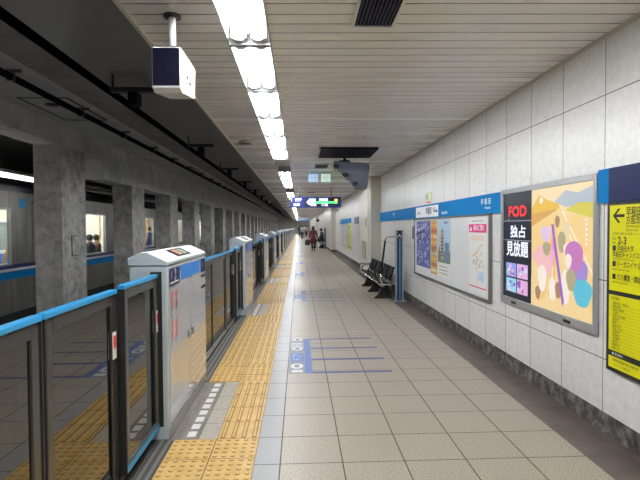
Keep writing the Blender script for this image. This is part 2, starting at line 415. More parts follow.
# ================================================================ CEILING LAMPS
def lamp():
    r = empty('fluorescent_lamp', (0, 0, CEIL), 'x', 'ceiling light', 'fluorescent lamps in the long ceiling row')
    mb = MB()
    a, b, L = -.148, .148, 1.18
    mb.box(a, a+.006, 0, L, -.012, .09); mb.box(b-.006, b, 0, L, -.012, .09); mb.box(a, b, 0, L, .085, .09)
    mb.build('trough', 'trough_white', r)
    MB().box(a, b, 0, .015, -.03, .085).box(a, b, L-.015, L, -.03, .085).box(a-.008, a, 0, L, -.016, 0).box(b, b+.008, 0, L, -.016, 0).build('rim', 'lamp_metal', r)
    MB().prism([(-.012, .085), (0, .02), (.012, .085)], 'y', .02, L-.02).build('reflector_ridge', 'trough_white', r)
    for s in (-.07, .07):
        t = MB().tube([(s, .085, .0), (s, L-.085, .0)], .0165, None, 10).build('tube', 'tube_glow', r)
        for yy in (.012, L-.087): MB().prism([(s-.055, -.004), (s-.02, -.022), (s+.02, -.022), (s+.055, -.004), (s+.055, .085), (s-.055, .085)], 'y', yy, yy+.075).build('socket', 'lamp_metal', t)
    return r
proto = lamp(); kids(proto)
g0 = [(-3.6, 11), (11.72, 4), (18.75, 4), (25.8, 4), (32.8, 4), (39.8, 5), (47.5, 5), (55.5, 5), (63.5, 5), (71.5, 5), (79.5, 5), (87.5, 5), (95.5, 5)]
first = True; nth = 0
ordw = ['first','second','third','fourth','fifth','sixth','seventh','eighth','ninth','tenth','eleventh']
for gi, (ys, cnt) in enumerate(g0):
    for q in range(cnt):
        y = ys+q*1.2
        if y+1.2 > Y1: break
        o = proto if first else copy_tree(proto); first = False
        o.location = (-.352, y, CEIL)
        if gi == 0:
            vis = q-5
            lab = ('ceiling lamp out of view behind the viewpoint, %s of the first run' % ordw[q] if vis < 0 else
                   ['bright twin tube ceiling lamp at the very top edge, nearest of the row','bright twin tube ceiling lamp, second nearest in the long row','bright twin tube ceiling lamp, third nearest in the long row','bright twin tube ceiling lamp, fourth nearest in the long row','bright twin tube ceiling lamp, fifth nearest in the long row','bright twin tube ceiling lamp ending the first run, before the gap'][min(vis, 5)])
        elif gi == 1: lab = 'ceiling lamp in the second run past the gap, %s of its four' % ordw[q]
        else: lab = 'distant fluorescent ceiling lamp, %s in the %s run of the row' % (ordw[q], ['','','third','fourth','fifth','sixth','seventh','eighth','ninth','tenth','eleventh','twelfth','thirteenth'][gi])
        o['label'] = lab

# ================================================================ PLATFORM SCREEN DOORS
CX0, CX1 = -1.20, -.935
def case():
    r = empty('door_case', (0, 0, 0), 'x', 'platform gate cabinet', 'gate cabinets along the platform edge')
    L = 1.37
    MB().bbox(CX0, CX1, 0, L, .0, 1.24, .012).build('body', 'case_body', r)
    rf = MB().prism([(CX0-.005, 1.243), (CX1+.006, 1.243), (CX1+.006, 1.270), (-1.07, 1.338), (-1.12, 1.338), (CX0-.005, 1.295)], 'y', -.006, L+.006, 'case_body'); rf.mid('case_roof'); rf.mi = [1 if 4 <= i <= 6 else 0 for i in range(len(rf.f))]; rf = rf.build('roof', None, r, .006)
    # roof slope plates
    def slope(y0, y1, t0, t1, h, m):
        A = Vector((CX1+.006, 0, 1.270)); B = Vector((-1.07, 0, 1.338)); nrm = Vector((.068, 0, .126)).normalized()
        p = A.lerp(B, t0); q = A.lerp(B, t1); b = MB(); vs = []
        for hh in (0, h):
            for (P, y) in ((p, y0), (p, y1), (q, y1), (q, y0)): z = P+nrm*hh; vs.append((z.x, y, z.z))
        return b.add(vs, [(0,1,2,3),(4,7,6,5),(0,4,5,1),(1,5,6,2),(2,6,7,3),(3,7,4,0)], m)
    slope(.42, .86, .2, .9, .004, 'navy_black').build('roof_screen', None, rf)
    slope(.12, .36, .2, .85, .003, 'paper').build('roof_sticker', None, rf)
    slope(.50, .62, .3, .8, .0065, mat('sticker_orange', (.5, .22, .1), .5)).build('screen_picture', None, rf)
    slope(.66, .78, .3, .8, .0065, mat('sticker_green', (.2, .3, .25), .5)).build('screen_picture', None, rf)
    for (a, b, hs) in ((.03, .68, .62), (.69, L-.03, .07)):
        p = MB().box(CX1, CX1+.006, a, b, .10, 1.225).build('door_panel', 'case_panel', r)
        h = MB().bbox(CX1+.006, CX1+.02, a+hs-.045 if hs > .1 else a+.02, a+hs if hs > .1 else a+.065, .60, .66, .003).build('handle', 'steel', p)
    MB().box(CX1-.002, CX1+.004, 0.0, L, .0, .09).build('kick_plate', 'alu', r)
    MB().box(CX1, CX1+.004, .682, .688, .10, 1.225).build('panel_gap', 'black', r)
    # black slots where the sliding leaf enters
    MB().box(-1.05, -.972, -.006, .0, .10, 1.20).build('leaf_slot', 'black', r)
    # graphics
    e = 'label_panel'
    g = MB(); D = .0075; 
    def R(y0, z0, y1, z1, m, l=0):
        g.add([(CX1+D+l*.0006, y0, z0), (CX1+D+l*.0006, y1, z0), (CX1+D+l*.0006, y1, z1), (CX1+D+l*.0006, y0, z1)], [(0, 1, 2, 3)], m)
    def T(t, y, z, h, m, l=1):
        q = MB(); q.text(t, 0, 0, h, m, 0, 'l', 1, .04); g.add([(CX1+D+l*.0006, y+v[0], z+v[1]) for v in q.v], q.f, m)
    R(.34, 1.10, 1.13, 1.213, 'case_blue'); R(.34, 1.11, .36, 1.18, 'decal_white', 1); R(1.07, 1.11, 1.085, 1.18, 'decal_white', 1)
    R(.035, 1.085, .325, 1.213, 'navy'); T('1', .09, 1.135, .062, 'decal_white'); T('↕', .17, 1.135, .062, 'decal_white'); R(.06, 1.105, .30, 1.117, 'decal_white', 1)
    R(1.15, 1.09, 1.33, 1.213, 'navy'); T('1', 1.20, 1.135, .05, 'decal_white'); R(1.15, 1.04, 1.33, 1.065, 'navy'); R(1.15, .935, 1.33, .96, 'navy')
    g.build('label_panel', None, r)
    g = MB()
    for row in (1.02, .80):
        for col in (.10, .22):
            for dz in (0, -.07):
                q = MB(); q.ring(0, 0, .03, .009, 'red', 0, 14); q.poly([(-.018, .013), (-.013, .018), (.018, -.013), (.013, -.018)], 'red', 0)
                g.add([(CX1+D, col+v[0], row+v[1]+dz) for v in q.v], q.f, 'red')
            for t in range(2): R(col-.03, row-.115-t*.022, col+.035, row-.105-t*.022, 'decal_grey')
    g.build('sticker_print', None, r)
    return r
proto = case(); kids(proto)
words = ['nearest tall','second','third','fourth','fifth','sixth','seventh','eighth','ninth','tenth','eleventh','twelfth','thirteenth','fourteenth','fifteenth','sixteenth','seventeenth','eighteenth','nineteenth','twentieth']
CN = 0
for k in range(0, 20):
    o = proto if k == 0 else copy_tree(proto); o.location = (0, 3.45+PITCH*k, 0)
    o['label'] = ('light grey platform gate cabinet with sloped white roof, nearest of the row' if k == 0 else
                  'light grey gate cabinet by the yellow paving, %s nearest of the row' % words[k])
# sliding and fixed glass leaves between cabinets
def leaf(name, y0, y1, x, z0, z1, frame_m, mull=None, blue=True, tagm=False):
    r = empty(name, (x, y0, 0)); L = y1-y0; t = .016; fw = .07
    mb = MB(); mb.box(-t, t, 0, fw, z0, z1-.03); mb.box(-t, t, L-fw, L, z0, z1-.03); mb.box(-t, t, fw, L-fw, z1-.085, z1-.03); mb.box(-t, t, fw, L-fw, z0, z0+.06)
    if mull: mb.box(-t, t, mull-.01, mull+.01, z0+.06, z1-.085)
    mb.build('frame', frame_m, r, .003)
    MB().box(-.006, .006, fw, L-fw, z0+.06, z1-.085).build('glass', 'door_glass', r)
    if blue:
        MB().bbox(-.02, .024, 0.0, L, z1-.026, z1, .005).build('top_rail', 'rail_blue', r)
    MB().box(t, t+.004, 0.0, L, z0, z0+.035).build('bottom_rail', 'rail_blue' if z0 > .07 else 'alu', r)
    MB().box(-.02, .022, -.004, .010, z0, z1-.024).build('edge_seal', 'black', r)
    MB().box(-.02, .022, L-.010, L+.002, z0, z1-.024).build('edge_seal', 'black', r)
    if tagm: 
        q = MB().box(t, t+.003, L-fw+.005, L-.015, .78, .93, 'paper'); q.box(t+.003, t+.0035, L-fw+.01, L-.02, .84, .91, 'red'); q.build('warning_sticker', None, r)
    return r
def bay():
    a = leaf('glass_screen', 1.30, 3.39, -1.055, .04, 1.165, 'frame_grey', 1.06)
    b = leaf('glass_screen', 3.41, 4.19, -1.055, .04, 1.165, 'frame_grey', None, True, True)
    c = leaf('sliding_glass_leaf', 4.205, 4.885, -1.02, .09, 1.185, 'frame_light', None, True, True)
    return a, b, c
A, B, Cc = bay(); kids(A)
for k in range(-1, 19):
    for q, (p, nm, gg) in enumerate(((A, 'wide two pane glass screen', 'fixed glass screens of the platform gate'), (B, 'narrow glass screen', 'narrow glass screens of the platform gate'), (Cc, 'sliding glass leaf', 'sliding glass leaves of the platform gate'))):
        o = p if k == -1 else copy_tree(p)
        bl = p.get('by', p.location.y); p['by'] = bl
        o.location = (p.location.x, bl+3.45+PITCH*k, 0)
        where = ('in the nearest bay, at the left border' if k == -1 else 'between the %s and %s gate cabinets' % (['nearest']+words[1:], 0)[0][k:k+1][0] if False else None)
        if k == -1: lab = ['blue railed dark glass screen at the left edge, nearest of all', 'blue topped dark glass screen, second before the nearest cabinet', 'blue topped glass leaf sliding into the nearest grey cabinet'][q]
        else: lab = '%s just before the %s gate cabinet from the viewer' % (nm, words[k+1])
        tag(o, lab, 'glass screen', gg)
for p in (A, B, Cc):
    del p['by']

# ================================================================ TRAIN on the far track
def train():
    r = empty('train_car', (-5.9, 0, 0), 'x', 'train', 'cars of the train on the far track')
    L = 19.6; xs = -2.8
    wins = [(1.05+4.85*k, 2.6+4.85*k) for k in range(4)]; doors = [(3.42+4.85*k, 4.72+4.85*k) for k in range(3)]
    doors = [(a, b) for a, b in doors]
    mb = MB(); ts = 'train_steel'
    zb, zt = -.22, 2.27; w0, w1 = .80, 1.90
    cuts = sorted([(a, b, w0, w1) for a, b in wins]+[(a+.12, b-.12, .95, 1.82) for a, b in doors])
    for X0, X1, openings in ((-.06, 0, True), (xs, xs+.06, False)):
        y = 0
        for a, b, z0, z1 in cuts if openings else []:
            mb.box(X0, X1, y, a, zb, zt, ts); mb.box(X0, X1, a, b, zb, z0, ts); mb.box(X0, X1, a, b, z1, zt, ts); y = b
        mb.box(X0, X1, y, L, zb, zt, ts)
    mb.box(xs, 0, 0, .08, zb, zt, ts); mb.box(xs, 0, L-.08, L, zb, zt, ts)
    mb.prism([(xs, zt), (0, zt), (-.1, zt+.14), (-.5, zt+.25), (xs+.5, zt+.25), (xs+.1, zt+.14)], 'y', 0, L, 'dark_steel')
    mb.box(xs+.1, -.08, .1, L-.1, -1.0, zb, 'black')
    body = mb.build('body', None, r)
    MB().box(-.0, .004, 0, L, .475, .635).build('stripe', 'station_blue', r)
    MB().box(.0, .004, 0, L, .70, .775).build('stripe', mat('stripe_navy', (.02, .02, .16), .35), r)
    MB().box(.0, .004, 0, L, .645, .69).build('stripe', 'decal_white', r)
    for a, b in wins:
        f = MB().box(.0, .012, a-.04, a, w0-.04, w1+.04).box(.0, .012, b, b+.04, w0-.04, w1+.04).box(.0, .012, a, b, w0-.04, w0).box(.0, .012, a, b, w1, w1+.04).build('window_frame', 'alu', r)
        MB().box(-.03, -.024, a, b, w0, w1).build('pane', 'window_glass', f)
    for a, b in doors:
        d = MB().box(0, .003, a, a+.02, -.1, 2.1).box(0, .003, b-.02, b, -.1, 2.1).box(0, .003, (a+b)/2-.006, (a+b)/2+.006, -.1, 2.1).box(0, .003, a, b, 2.08, 2.1).build('door', 'dark_steel', r)
        MB().box(-.03, -.024, a+.12, b-.12, .95, 1.82).build('pane', 'window_glass', d)
    # inside: lining, floor, seats, poles, lights
    MB().box(xs+.06, xs+.1, .1, L-.1, -.1, 2.2).box(xs+.06, -.07, .1, L-.1, 2.17, 2.2).box(xs+.06, -.07, .1, L-.1, -.15, -.1).build('interior_lining', mat('lining', (.78, .77, .72), .5), r)
    for a, b in wins:
        MB().bbox(xs+.12, xs+.55, a-.6, b+.6, .2, .36, .02).bbox(xs+.12, xs+.2, a-.6, b+.6, .36, .8, .02).build('bench_seat', mat('seat_blue', (.05, .15, .4), .8), r)
        MB().box(xs+.1, xs+.11, a, b, .9, 1.7).build('far_window', mat('far_pane', (.25, .3, .32), .1), r)
        for yy in (a-.5, b+.75): MB().tube([(-.62, yy, -.1), (-.60, yy+.02, .8), (-.5, yy+.1, 1.2), (-.5, yy+.12, 2.15)], .022, None, 8).build('grab_pole', mat('pole_orange', (.85, .38, .03), .35), r)
    for x in (-.9, -1.9):
        MB().box(x-.06, x+.06, .5, L-.5, 2.13, 2.165).build('interior_light', mat('train_light', (1, .98, .93), .5, 0, 20), r)
    MB().box(-.012, .006, 2.95, 3.2, 1.95, 2.15).box(.006, .008, 2.99, 3.16, 1.99, 2.11).build('car_plate', 'sky_blue', r)
    return r
proto = train(); kids(proto)
for i in range(4):
    o = proto if i == 0 else copy_tree(proto); o.location = (-5.9, 7.55+19.9*i-19.9*(i == 3)*4, 0)
    o['label'] = ['stainless train car with blue stripe behind the nearest three pillars', 'train car hidden behind the middle pillars, second from the viewer', 'train car farthest along behind the distant pillars', 'train car cut off by the left picture edge, nearest of the train'][i]
# the lit tube and tray over the far train
root = empty('tunnel_light', (-5.75, 3, 2.56), 'white strip light running over the train car on the far track', 'tunnel light')
MB().box(-.05, .05, 0, 60, .05, .11).build('housing', 'steel', root)
MB().tube([(0, .1, .0), (0, 7.9, .0)], .045, None, 10).build('tube', mat('tunnel_tube', (1, .98, .95), .5, 0, 4), root)
MB().tube([(0, 8.1, .0), (0, 59, .0)], .045, None, 10).build('tube_off', 'steel', root)
# ================================================================ things on the ceiling
def vent(y0, y1, x0, x1, label):
    r = empty('ceiling_vent', ((x0+x1)/2, y0, CEIL), label, 'ceiling vent', 'black grille vents in the slatted ceiling')
    W = (x1-x0)/2; L = y1-y0
    MB().box(-W-.02, -W, -.02, L+.02, -.012, 0).box(W, W+.02, -.02, L+.02, -.012, 0).box(-W, W, -.02, 0, -.012, 0).box(-W, W, L, L+.02, -.012, 0).build('frame', 'white_paint', r)
    MB().box(-W, W, 0, L, -.003, -.0005).build('backing', 'navy_black', r)
    mb = MB(); q = -W+.012
    while q < W-.01: mb.box(q, q+.006, 0, L, -.012, -.003); q += .024
    mb.build('grille', mat('grille_blue', (.06, .065, .11), .35, .3), r)
vent(2.3, 3.27, .375, .625, 'black slatted ceiling vent at the top edge of the picture')
vent(10.5, 11.2, .36, .64, 'small black ceiling vent left of the hanging grey monitors')
vent(18.6, 19.2, .30, .62, 'distant black ceiling vent just above the departure board')
for i, (x, y) in enumerate(((-.84, 7.86), (-.82, 17.0), (-.82, 26))):
    r = empty('downlight', (x, y, CEIL), ['round recessed downlight left of the nearest lamp run', 'round downlight beside the second lamp run', 'small round downlight beyond the departure board'][i], 'downlight', 'round downlights near the ceiling edge')
    MB().tube([(0, 0, -.012), (0, 0, 0)], .13, None, 24).build('trim_ring', 'beige_paint', r)
    MB().tube([(0, 0, -.014), (0, 0, -.011)], .10, None, 24).build('lens', 'dark_steel', r)
for i, y in enumerate((5.28, 8.8, 12.3, 15.8, 19.3, 22.8, 26.3, 29.8, 33.3, 36.8, 40.3, 43.8, 47.3)):
    zt = 3.0
    r = empty('soffit_bracket', (-1.62, y, zt), 'black T shaped bracket under the sloping soffit, %s nearest' % (['very']+ordw[1:]+['twelfth','thirteenth'])[i], 'bracket', 'black brackets under the sloping soffit')
    MB().bbox(-.37, .10, -.04, .04, -.05, .0, .01).build('cross_bar', 'black', r)
    MB().box(-.36, -.34, -.01, .01, .0, .15).build('stem', 'black', r)
    MB().bbox(-.18, -.08, -.06, .1, -.19, -.05, .01).build('sensor_box', 'navy_black', r)
# hanging monitor box near the top left
r = empty('hanging_monitor', (-.80, 3.0, 2.36), 'boxy monitor on a white ceiling pole, dark screen and white side', 'monitor')
MB().prism([(0, .245), (0, .0), (.05, -.02), (.40, .035), (.43, .245)], 'x', -.085, .085).build('housing', 'white_paint', r, .004)
MB().box(-.08, .08, -.004, .0, .012, .238).build('screen', 'navy_black', r)
MB().box(-.085, .085, .0, .43, .245, .25).build('lid', 'navy_black', r)
MB().tube([(-.0, .16, .25), (-.0, .16, .485)], .022, None, 14).build('pole', 'white_paint', r)
MB().tube([(0, .16, .485), (0, .16, .50)], .055, None, 18).build('flange', 'dark_steel', r)
MB().box(.085, .092, .17, .20, .105, .125).box(.085, .092, .24, .27, .085, .105).build('latch', 'dark_steel', r)
# big black ceiling plate and the grey monitor cluster under it
r = empty('ceiling_plate', (.87, 8.75, CEIL), 'large flat black plate on the ceiling above the grey monitors', 'ceiling plate')
MB().prism([(-.50, -.5), (.49, -.5), (.49, .6), (-.50, .6)], 'z', -.03, 0).build('plate', 'navy_black', r)
MB().box(-.52, -.50, -.52, .5, -.035, 0).build('rim', 'alu', r)
r = empty('monitor_cluster', (1.0, 9.3, 2.23), 'grey stepped monitor housing hanging from the black ceiling plate', 'monitor')
G = mat('monitor_grey', (.13, .145, .19), .4, .1)
MB().prism([(-.33, .54), (-.33, .37), (-.22, .35), (-.09, .19), (-.03, .17), (.08, .0), (.28, .0), (.31, .03), (.36, .50)], 'y', 0, .16).build('housing', G, r, .006)
for (x, z) in ((-.29, .43), (-.12, .27), (.07, .10)):
    q = MB().bbox(x-.055, x+.055, -.05, 0, z-.02, z+.04, .006).bbox(x-.02, x+.015, -.06, -.02, z-.09, z-.02, .006).build('camera', 'black', r)
    MB().tube([(x, -.062, z-.07), (x, -.05, z-.07)], .012, None, 10).build('lens', 'paper', q)
MB().tube([(-.12, .08, .54), (-.12, .08, .60)], .03, None, 12).bbox(-.22, -.02, .03, .13, .535, .56, .005).build('bracket', 'black', r)
for z in (.1, .28, .46): MB().box(.335, .35, -.01, 0, z, z+.03).build('screw', 'white_paint', r)
# pair of bluish display screens left of it
for i, x in enumerate((.36, .66)):
    r = empty('display_screen', (x, 12.0, 2.60), ['left of two pale blue lit screens hanging from the ceiling', 'right of two pale blue lit screens, beside the grey monitors'][i], 'screen', 'pale lit screens hanging from the ceiling')
    MB().bbox(-.135, .135, 0, .08, 0, .24, .01).build('housing', 'alu', r)
    mb = MB(); 
    for a in range(3):
        for b in range(2): mb.box(-.12+a*.081, -.125+a*.081+.074, -.003, .0, .02+b*.105, .115+b*.105)
    mb.build('screen', mat('screen_glow%d' % i, (.45, .62, .9) if i == 0 else (.6, .8, .7), .3, 0, .8), r)
    MB().tube([(0, .04, .24), (0, .04, .26)], .02, None, 8).build('bracket', 'alu', r)
# departure board
r = empty('departure_board', (.535, 16.0, 2.15), 'navy departure board with green and white lit text hanging over the platform', 'departure board')
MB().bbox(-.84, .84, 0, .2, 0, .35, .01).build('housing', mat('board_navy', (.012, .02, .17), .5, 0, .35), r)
for x in (-.52, .52): MB().tube([(x, .1, .35), (x, .1, .71)], .015, None, 10).build('rod', 'dark_steel', r)
g = MB(); wh = mat('led_white', (.9, .95, 1), .5, 0, 1.3); gr = mat('led_green', (.1, .9, .25), .5, 0, 1.2); og = mat('led_orange', (1, .45, .05), .5, 0, 1.3); cy = mat('led_cyan', (.35, .75, .95), .5, 0, 1.2); bk = mat('board_black', (.008, .012, .08), .5)
g.rect(-.38, .03, .82, .32, bk, 0)
g.text('1', -.80, .20, .11, wh, 1, 'l', .9, .06); g.text('東西線', -.68, .24, .06, wh, 1, 'l', .9, .04); g.text('Tozai Line', -.68, .185, .03, wh, 1, 'l'); g.text('19:09', -.72, .05, .085, wh, 1, 'l', .85, .08)
g.rect(-.22, .10, .0, .29, cy, 1); g.poly([(-.30, .175), (-.20, .27), (-.20, .08)], wh, 1); g.text('東葉勝田台', -.20, .225, .05, wh, 2, 'l', .6, .05)
g.text('快速', -.17, .05, .06, wh, 2, 'l', 1.2, .05); g.rect(0, .13, .40, .20, gr, 1); g.text('西船橋', .12, .22, .07, wh, 2, 'l', 1, .05); g.text('三鷹', .18, .05, .065, wh, 2, 'l', 1.3, .05)
g.rect(.40, .135, .66, .195, gr, 1); g.rect(.62, .20, .73, .28, og, 1); g.rect(.64, .12, .72, .19, gr, 1)
o = g.build('lettering', None, r); o.matrix_local = FRONT; o.location = (0, -.003, 0)
# far overhead bits
r = empty('overhead_bar', (-.25, 22.0, 2.38), 'thin dark bar hanging just below and behind the departure board', 'hanging bar')
MB().bbox(-.55, .42, 0, .05, 0, .035, .006).build('bar', 'dark_steel', r)
for x in (-.4, .3): MB().tube([(x, .02, .03), (x, .02, .48)], .008, None, 6).build('rod', 'dark_steel', r)
r = empty('exit_sign', (.35, 50.0, 2.15), 'distant pale blue hanging sign high over the far platform', 'hanging sign')
MB().bbox(-.55, .75, 0, .1, 0, .3, .01).build('sign_box', mat('far_sign', (.22, .30, .45), .4, 0, .1), r)
for x in (-.3, .5): MB().tube([(x, .05, .3), (x, .05, .71)], .015, None, 6).build('rod', 'alu', r)
r = empty('wall_box_sign', (1.70, 44.0, 1.98), 'small dark box sign projecting from the wall far above the seated person', 'sign')  # plain box sign held out on an arm, not a clock
MB().bbox(-.18, .1, 0, .1, 0, .22, .01).build('sign_box', 'navy_black', r)
MB().box(.1, .487, .03, .06, .14, .17).build('arm', 'alu', r)

# ================================================================ RIGHT WALL
def wallroot(name, yl, z, label, cat, group=None, x=2.187): return empty(name, (x, yl, z), label, cat, group, WALLR)
# station name band
r = wallroot('station_name_band', 12.95, 1.65, 'long light blue station name band on the wall above the poster board', 'sign band')
MB().box(0, 7.82, 0, .225, 0, .02).build('panel', 'station_blue', r)
U = lambda y: 12.95-y
g = MB(); wt = mat('sign_white', (.85, .87, .88), .4)
MB().box(U(8.95), U(7.50), .015, .20, .02, .0204).build('name_plate', wt, r)
g.text('早稲田', U(8.25), .07, .09, 'black', 1, 'l', 1, .06); g.text('Waseda', U(8.15), .03, .025, 'black', 1, 'l'); g.text('高田馬場', U(8.85), .07, .045, 'black', 1); g.text('神楽坂', U(7.82), .12, .04, 'black', 1)
g.rect(U(7.78), .09, U(7.60), .115, 'decal_blue', 1); g.poly([(U(7.60), .07), (U(7.53), .10), (U(7.60), .135)], 'black', 1)
g.text('Kagurazaka', U(7.32), .045, .045, wt, 0, 'l', 1, .05)
g.text('早 稲 田', U(5.72), .115, .056, wt, 0, 'l', 1.15, .03); g.text('Waseda', U(5.60), .055, .032, wt, 0, 'l', 1.2, .04); g.text('早稲田', U(11.2), .115, .055, wt, 0); g.text('Waseda', U(11.1), .06, .03, wt, 0)
o = g.build('lettering', None, r); o.location = (0, 0, .0206)
# navy end band over the yellow guide
r = wallroot('guide_header_band', 3.425, 1.668, 'dark navy sign band with light blue end above the yellow exit guide', 'sign band')
MB().box(0, .12, 0, .238, 0, .03).build('end_panel', 'station_blue', r); MB().box(.12, 2.6, 0, .238, 0, .03).build('panel', 'navy', r)
# white notice
r = wallroot('small_notice', 8.32, 1.885, 'small green and white notice with red foot above the blue band', 'notice')
g = MB().box(0, .38, 0, .195, 0, .006, mat('notice_green', (.62, .66, .42), .5)); g.build('sheet', None, r)
g = MB().rect(.02, .01, .36, .055, wt, 0).rect(.05, .02, .33, .045, 'red', 1).rect(.06, .08, .16, .17, mat('notice_olive', (.3, .4, .2), .5), 0).rect(.2, .08, .32, .17, mat('notice_pale', (.75, .78, .6), .5), 0)
o = g.build('print', None, r); o.location = (0, 0, .0066)
# poster board
r = wallroot('poster_board', 9.02, .655, 'white framed notice board holding posters under the light blue band', 'notice board')
W = 9.02-5.45; Hh = .975
MB().box(0, W, 0, Hh, 0, .02).build('backboard', 'board_white', r)
MB().box(-.03, 0, -.03, Hh+.02, 0, .035).box(W, W+.03, -.03, Hh+.02, 0, .035).box(0, W, -.03, 0, 0, .035).box(0, W, Hh, Hh+.02, 0, .035).build('frame', mat('board_frame', (.22, .22, .21), .35, .7), r)
def poster(y0, y1, z0, z1, label, draw, name='poster'):
    r = wallroot(name, y0, z0, label, 'poster', 'posters on the white notice board', 2.1665)
    w, h = y0-y1, z1-z0
    MB().box(0, w, 0, h, 0, .003).build('sheet', 'paper', r)
    g = MB(); draw(g, w, h); o = g.build('print', None, r); o.location = (0, 0, .0036)
C = lambda n, c: mat('ink_'+n, c, .5)
def sport(g, w, h):
    g.rect(.0, .09*h, w, h, C('indigo', (.10, .12, .36)), 0)
    random.seed(3); cs = [C('ice', (.55, .62, .85)), C('blue2', (.15, .2, .55)), C('dark', (.04, .04, .12)), C('lav', (.4, .42, .75))]
    for q in range(150):
        x = random.uniform(.02, w-.12); y = random.uniform(.11*h, .93*h); s = random.uniform(.03, .11); t = random.uniform(.02, .06)
        g.poly([(x, y), (x+s, y+t*.6), (x+s*.9, y+t*1.3), (x+.01, y+t)], random.choice(cs), 1+q*.05)
    g.poly([(0, .70*h), (.0, .76*h), (.62*w, .84*h), (.62*w, .78*h)], C('dark', (.04, .04, .12)), 10); g.poly([(.0, .8*h), (0, .83*h), (.7*w, .9*h), (.7*w, .88*h)], C('ice', (.55, .62, .85)), 10)
def gold(g, w, h):
    g.rect(0, 0, w, h, C('gold', (.55, .36, .10)), 0); random.seed(5)
    for q in range(9): g.rect(.03, .04*h+q*.105*h, w-.03, .1*h+q*.105*h, [C('cream', (.8, .7, .45)), C('brick', (.45, .12, .06)), C('gold2', (.7, .5, .12))][q % 3], 1)
    g.text('祭', w*.2, .78*h, .14, C('redink', (.7, .05, .05)), 2); g.text('秋', w*.2, .58*h, .12, C('redink', 0), 2); g.text('神楽', w*.12, .35*h, .09, C('dark', 0), 2)
def tower(g, w, h):
    g.rect(0, .25*h, w, h, C('skyb', (.42, .58, .75)), 0); g.rect(0, 0, w, .25*h, C('white', (.8, .8, .8)), 0)
    g.rect(.0, .25*h, w, .45*h, C('gr', (.15, .22, .12)), 1); g.rect(.25*w, .3*h, .5*w, .78*h, C('bld', (.42, .34, .22)), 2); g.poly([(.25*w, .78*h), (.37*w, .86*h), (.5*w, .78*h)], C('bld2', (.25, .2, .15)), 2)
    for q in range(6): g.rect(.28*w, (.36+.06*q)*h, .47*w, (.385+.06*q)*h, C('dark', 0), 3)
    g.rect(.58*w, .28*h, .9*w, .6*h, C('bldb', (.12, .2, .36)), 2); g.rect(.08*w, .28*h, .2*w, .52*h, C('bldb', 0), 2)
    g.rect(.5*w, .93*h, .8*w, .96*h, C('indigo', 0), 2)
    for q in range(3): g.rect(.1*w, (.05+.06*q)*h, .8*w, (.07+.06*q)*h, C('greyi', (.4, .42, .45)), 1)
def mapp(g, w, h):
    mg = 'magenta'; g.rect(0, .80*h, w, .91*h, mg, 1); g.text('構内のご案内', .28*w, .83*h, .055, wt, 2, 'l', .75, .04); g.poly([(.05*w, .82*h), (.12*w, .89*h), (.2*w, .82*h)], wt, 2)
    g.rect(.15*w, .945*h, .85*w, .96*h, C('greyi', 0), 1); g.rect(0, .07*h, w, .085*h, mg, 1)
    random.seed(8); cs = [C('or', (.75, .4, .08)), C('pk', (.75, .25, .3)), C('bl', (.3, .5, .8)), C('gn', (.35, .6, .4)), C('yel', (.8, .65, .15))]
    for q in range(3): g.rect(.12*w, (.70+.025*q)*h, .88*w, (.707+.025*q)*h, C('or', 0), 1)
    p = [(.15, .5), (.3, .48), (.45, .52), (.6, .6), (.8, .64)]
    for a, b in zip(p, p[1:]): g.poly([(a[0]*w, a[1]*h), (b[0]*w, b[1]*h), (b[0]*w, b[1]*h+.012), (a[0]*w, a[1]*h+.012)], C('or', 0), 1)
    for q in range(55):
        x = random.gauss(.55, .18)*w; y = random.gauss(.42, .12)*h
        if .04*w < x < .9*w and .12*h < y < .68*h: g.disc(x, y, random.uniform(.006, .018), cs[q % 5], 2+q*.02, 8)
    g.poly([(.5*w, .18*h), (.85*w, .16*h), (.88*w, .3*h), (.6*w, .27*h)], C('sea', (.5, .65, .85)), 1)
poster(8.88, 7.93, .72, 1.60, 'indigo and ice blue action poster on the left of the notice board', sport)
poster(7.91, 7.54, .74, 1.60, 'narrow gold and red poster with upright characters', gold)
poster(7.50, 6.88, .74, 1.61, 'poster with a stone tower and sky on the notice board', tower)
poster(6.11, 5.53, .69, 1.615, 'white map poster with a magenta heading on the notice board', mapp)
# backlit advertising box
r = wallroot('lightbox', 5.13, .70, 'large silver framed backlit advertising box on the right wall', 'advertising lightbox')
W = 5.13-3.45; Hh = 1.19
al = mat('lightbox_alu', (.50, .51, .53), .3, .6)
MB().box(-.0, .06, 0, Hh, 0, .03).box(W-.035, W, 0, Hh, 0, .03).box(.06, W-.035, 0, .075, 0, .03).box(.06, W-.035, Hh-.05, Hh, 0, .03).build('frame', al, r, .006)
MB().box(.06, W-.035, .075, Hh-.05, 0, .018).build('back_box', 'alu', r)
mb = MB()
for u in (.28, W-.42): mb.box(u, u+.1, .02, .045, .03, .034)
mb.build('latch', 'black', r)
def LB(n, c, e=.72):
    if 'lit_'+n in MC: return MC['lit_'+n]
    m = mat('lit_'+n, c, .35, 0, e); m.node_tree.nodes['Principled BSDF'].inputs['Base Color'].default_value = tuple(q*.25 for q in c)+(1,); return m
g = MB(); a, b, c0, c1, d = .06, 5.13-4.45, .075, Hh-.05, W-.035
nb = LB('navy', (.012, .016, .04), .5); g.rect(a, c0, b, c1, nb, 0)
rd = LB('red', (.95, .03, .03), 1.0); lw_ = LB('white', (.9, .93, 1), 1.0)
bw = b-a
g.fit('FOD', a+.20*bw, a+.82*bw, .90, .105, rd, 1, .09)
g.fit('独占', a+.27*bw, a+.80*bw, .70, .095, lw_, 1, .06)
g.fit('見放題', a+.13*bw, a+.89*bw, .515, .118, lw_, 1, .05)
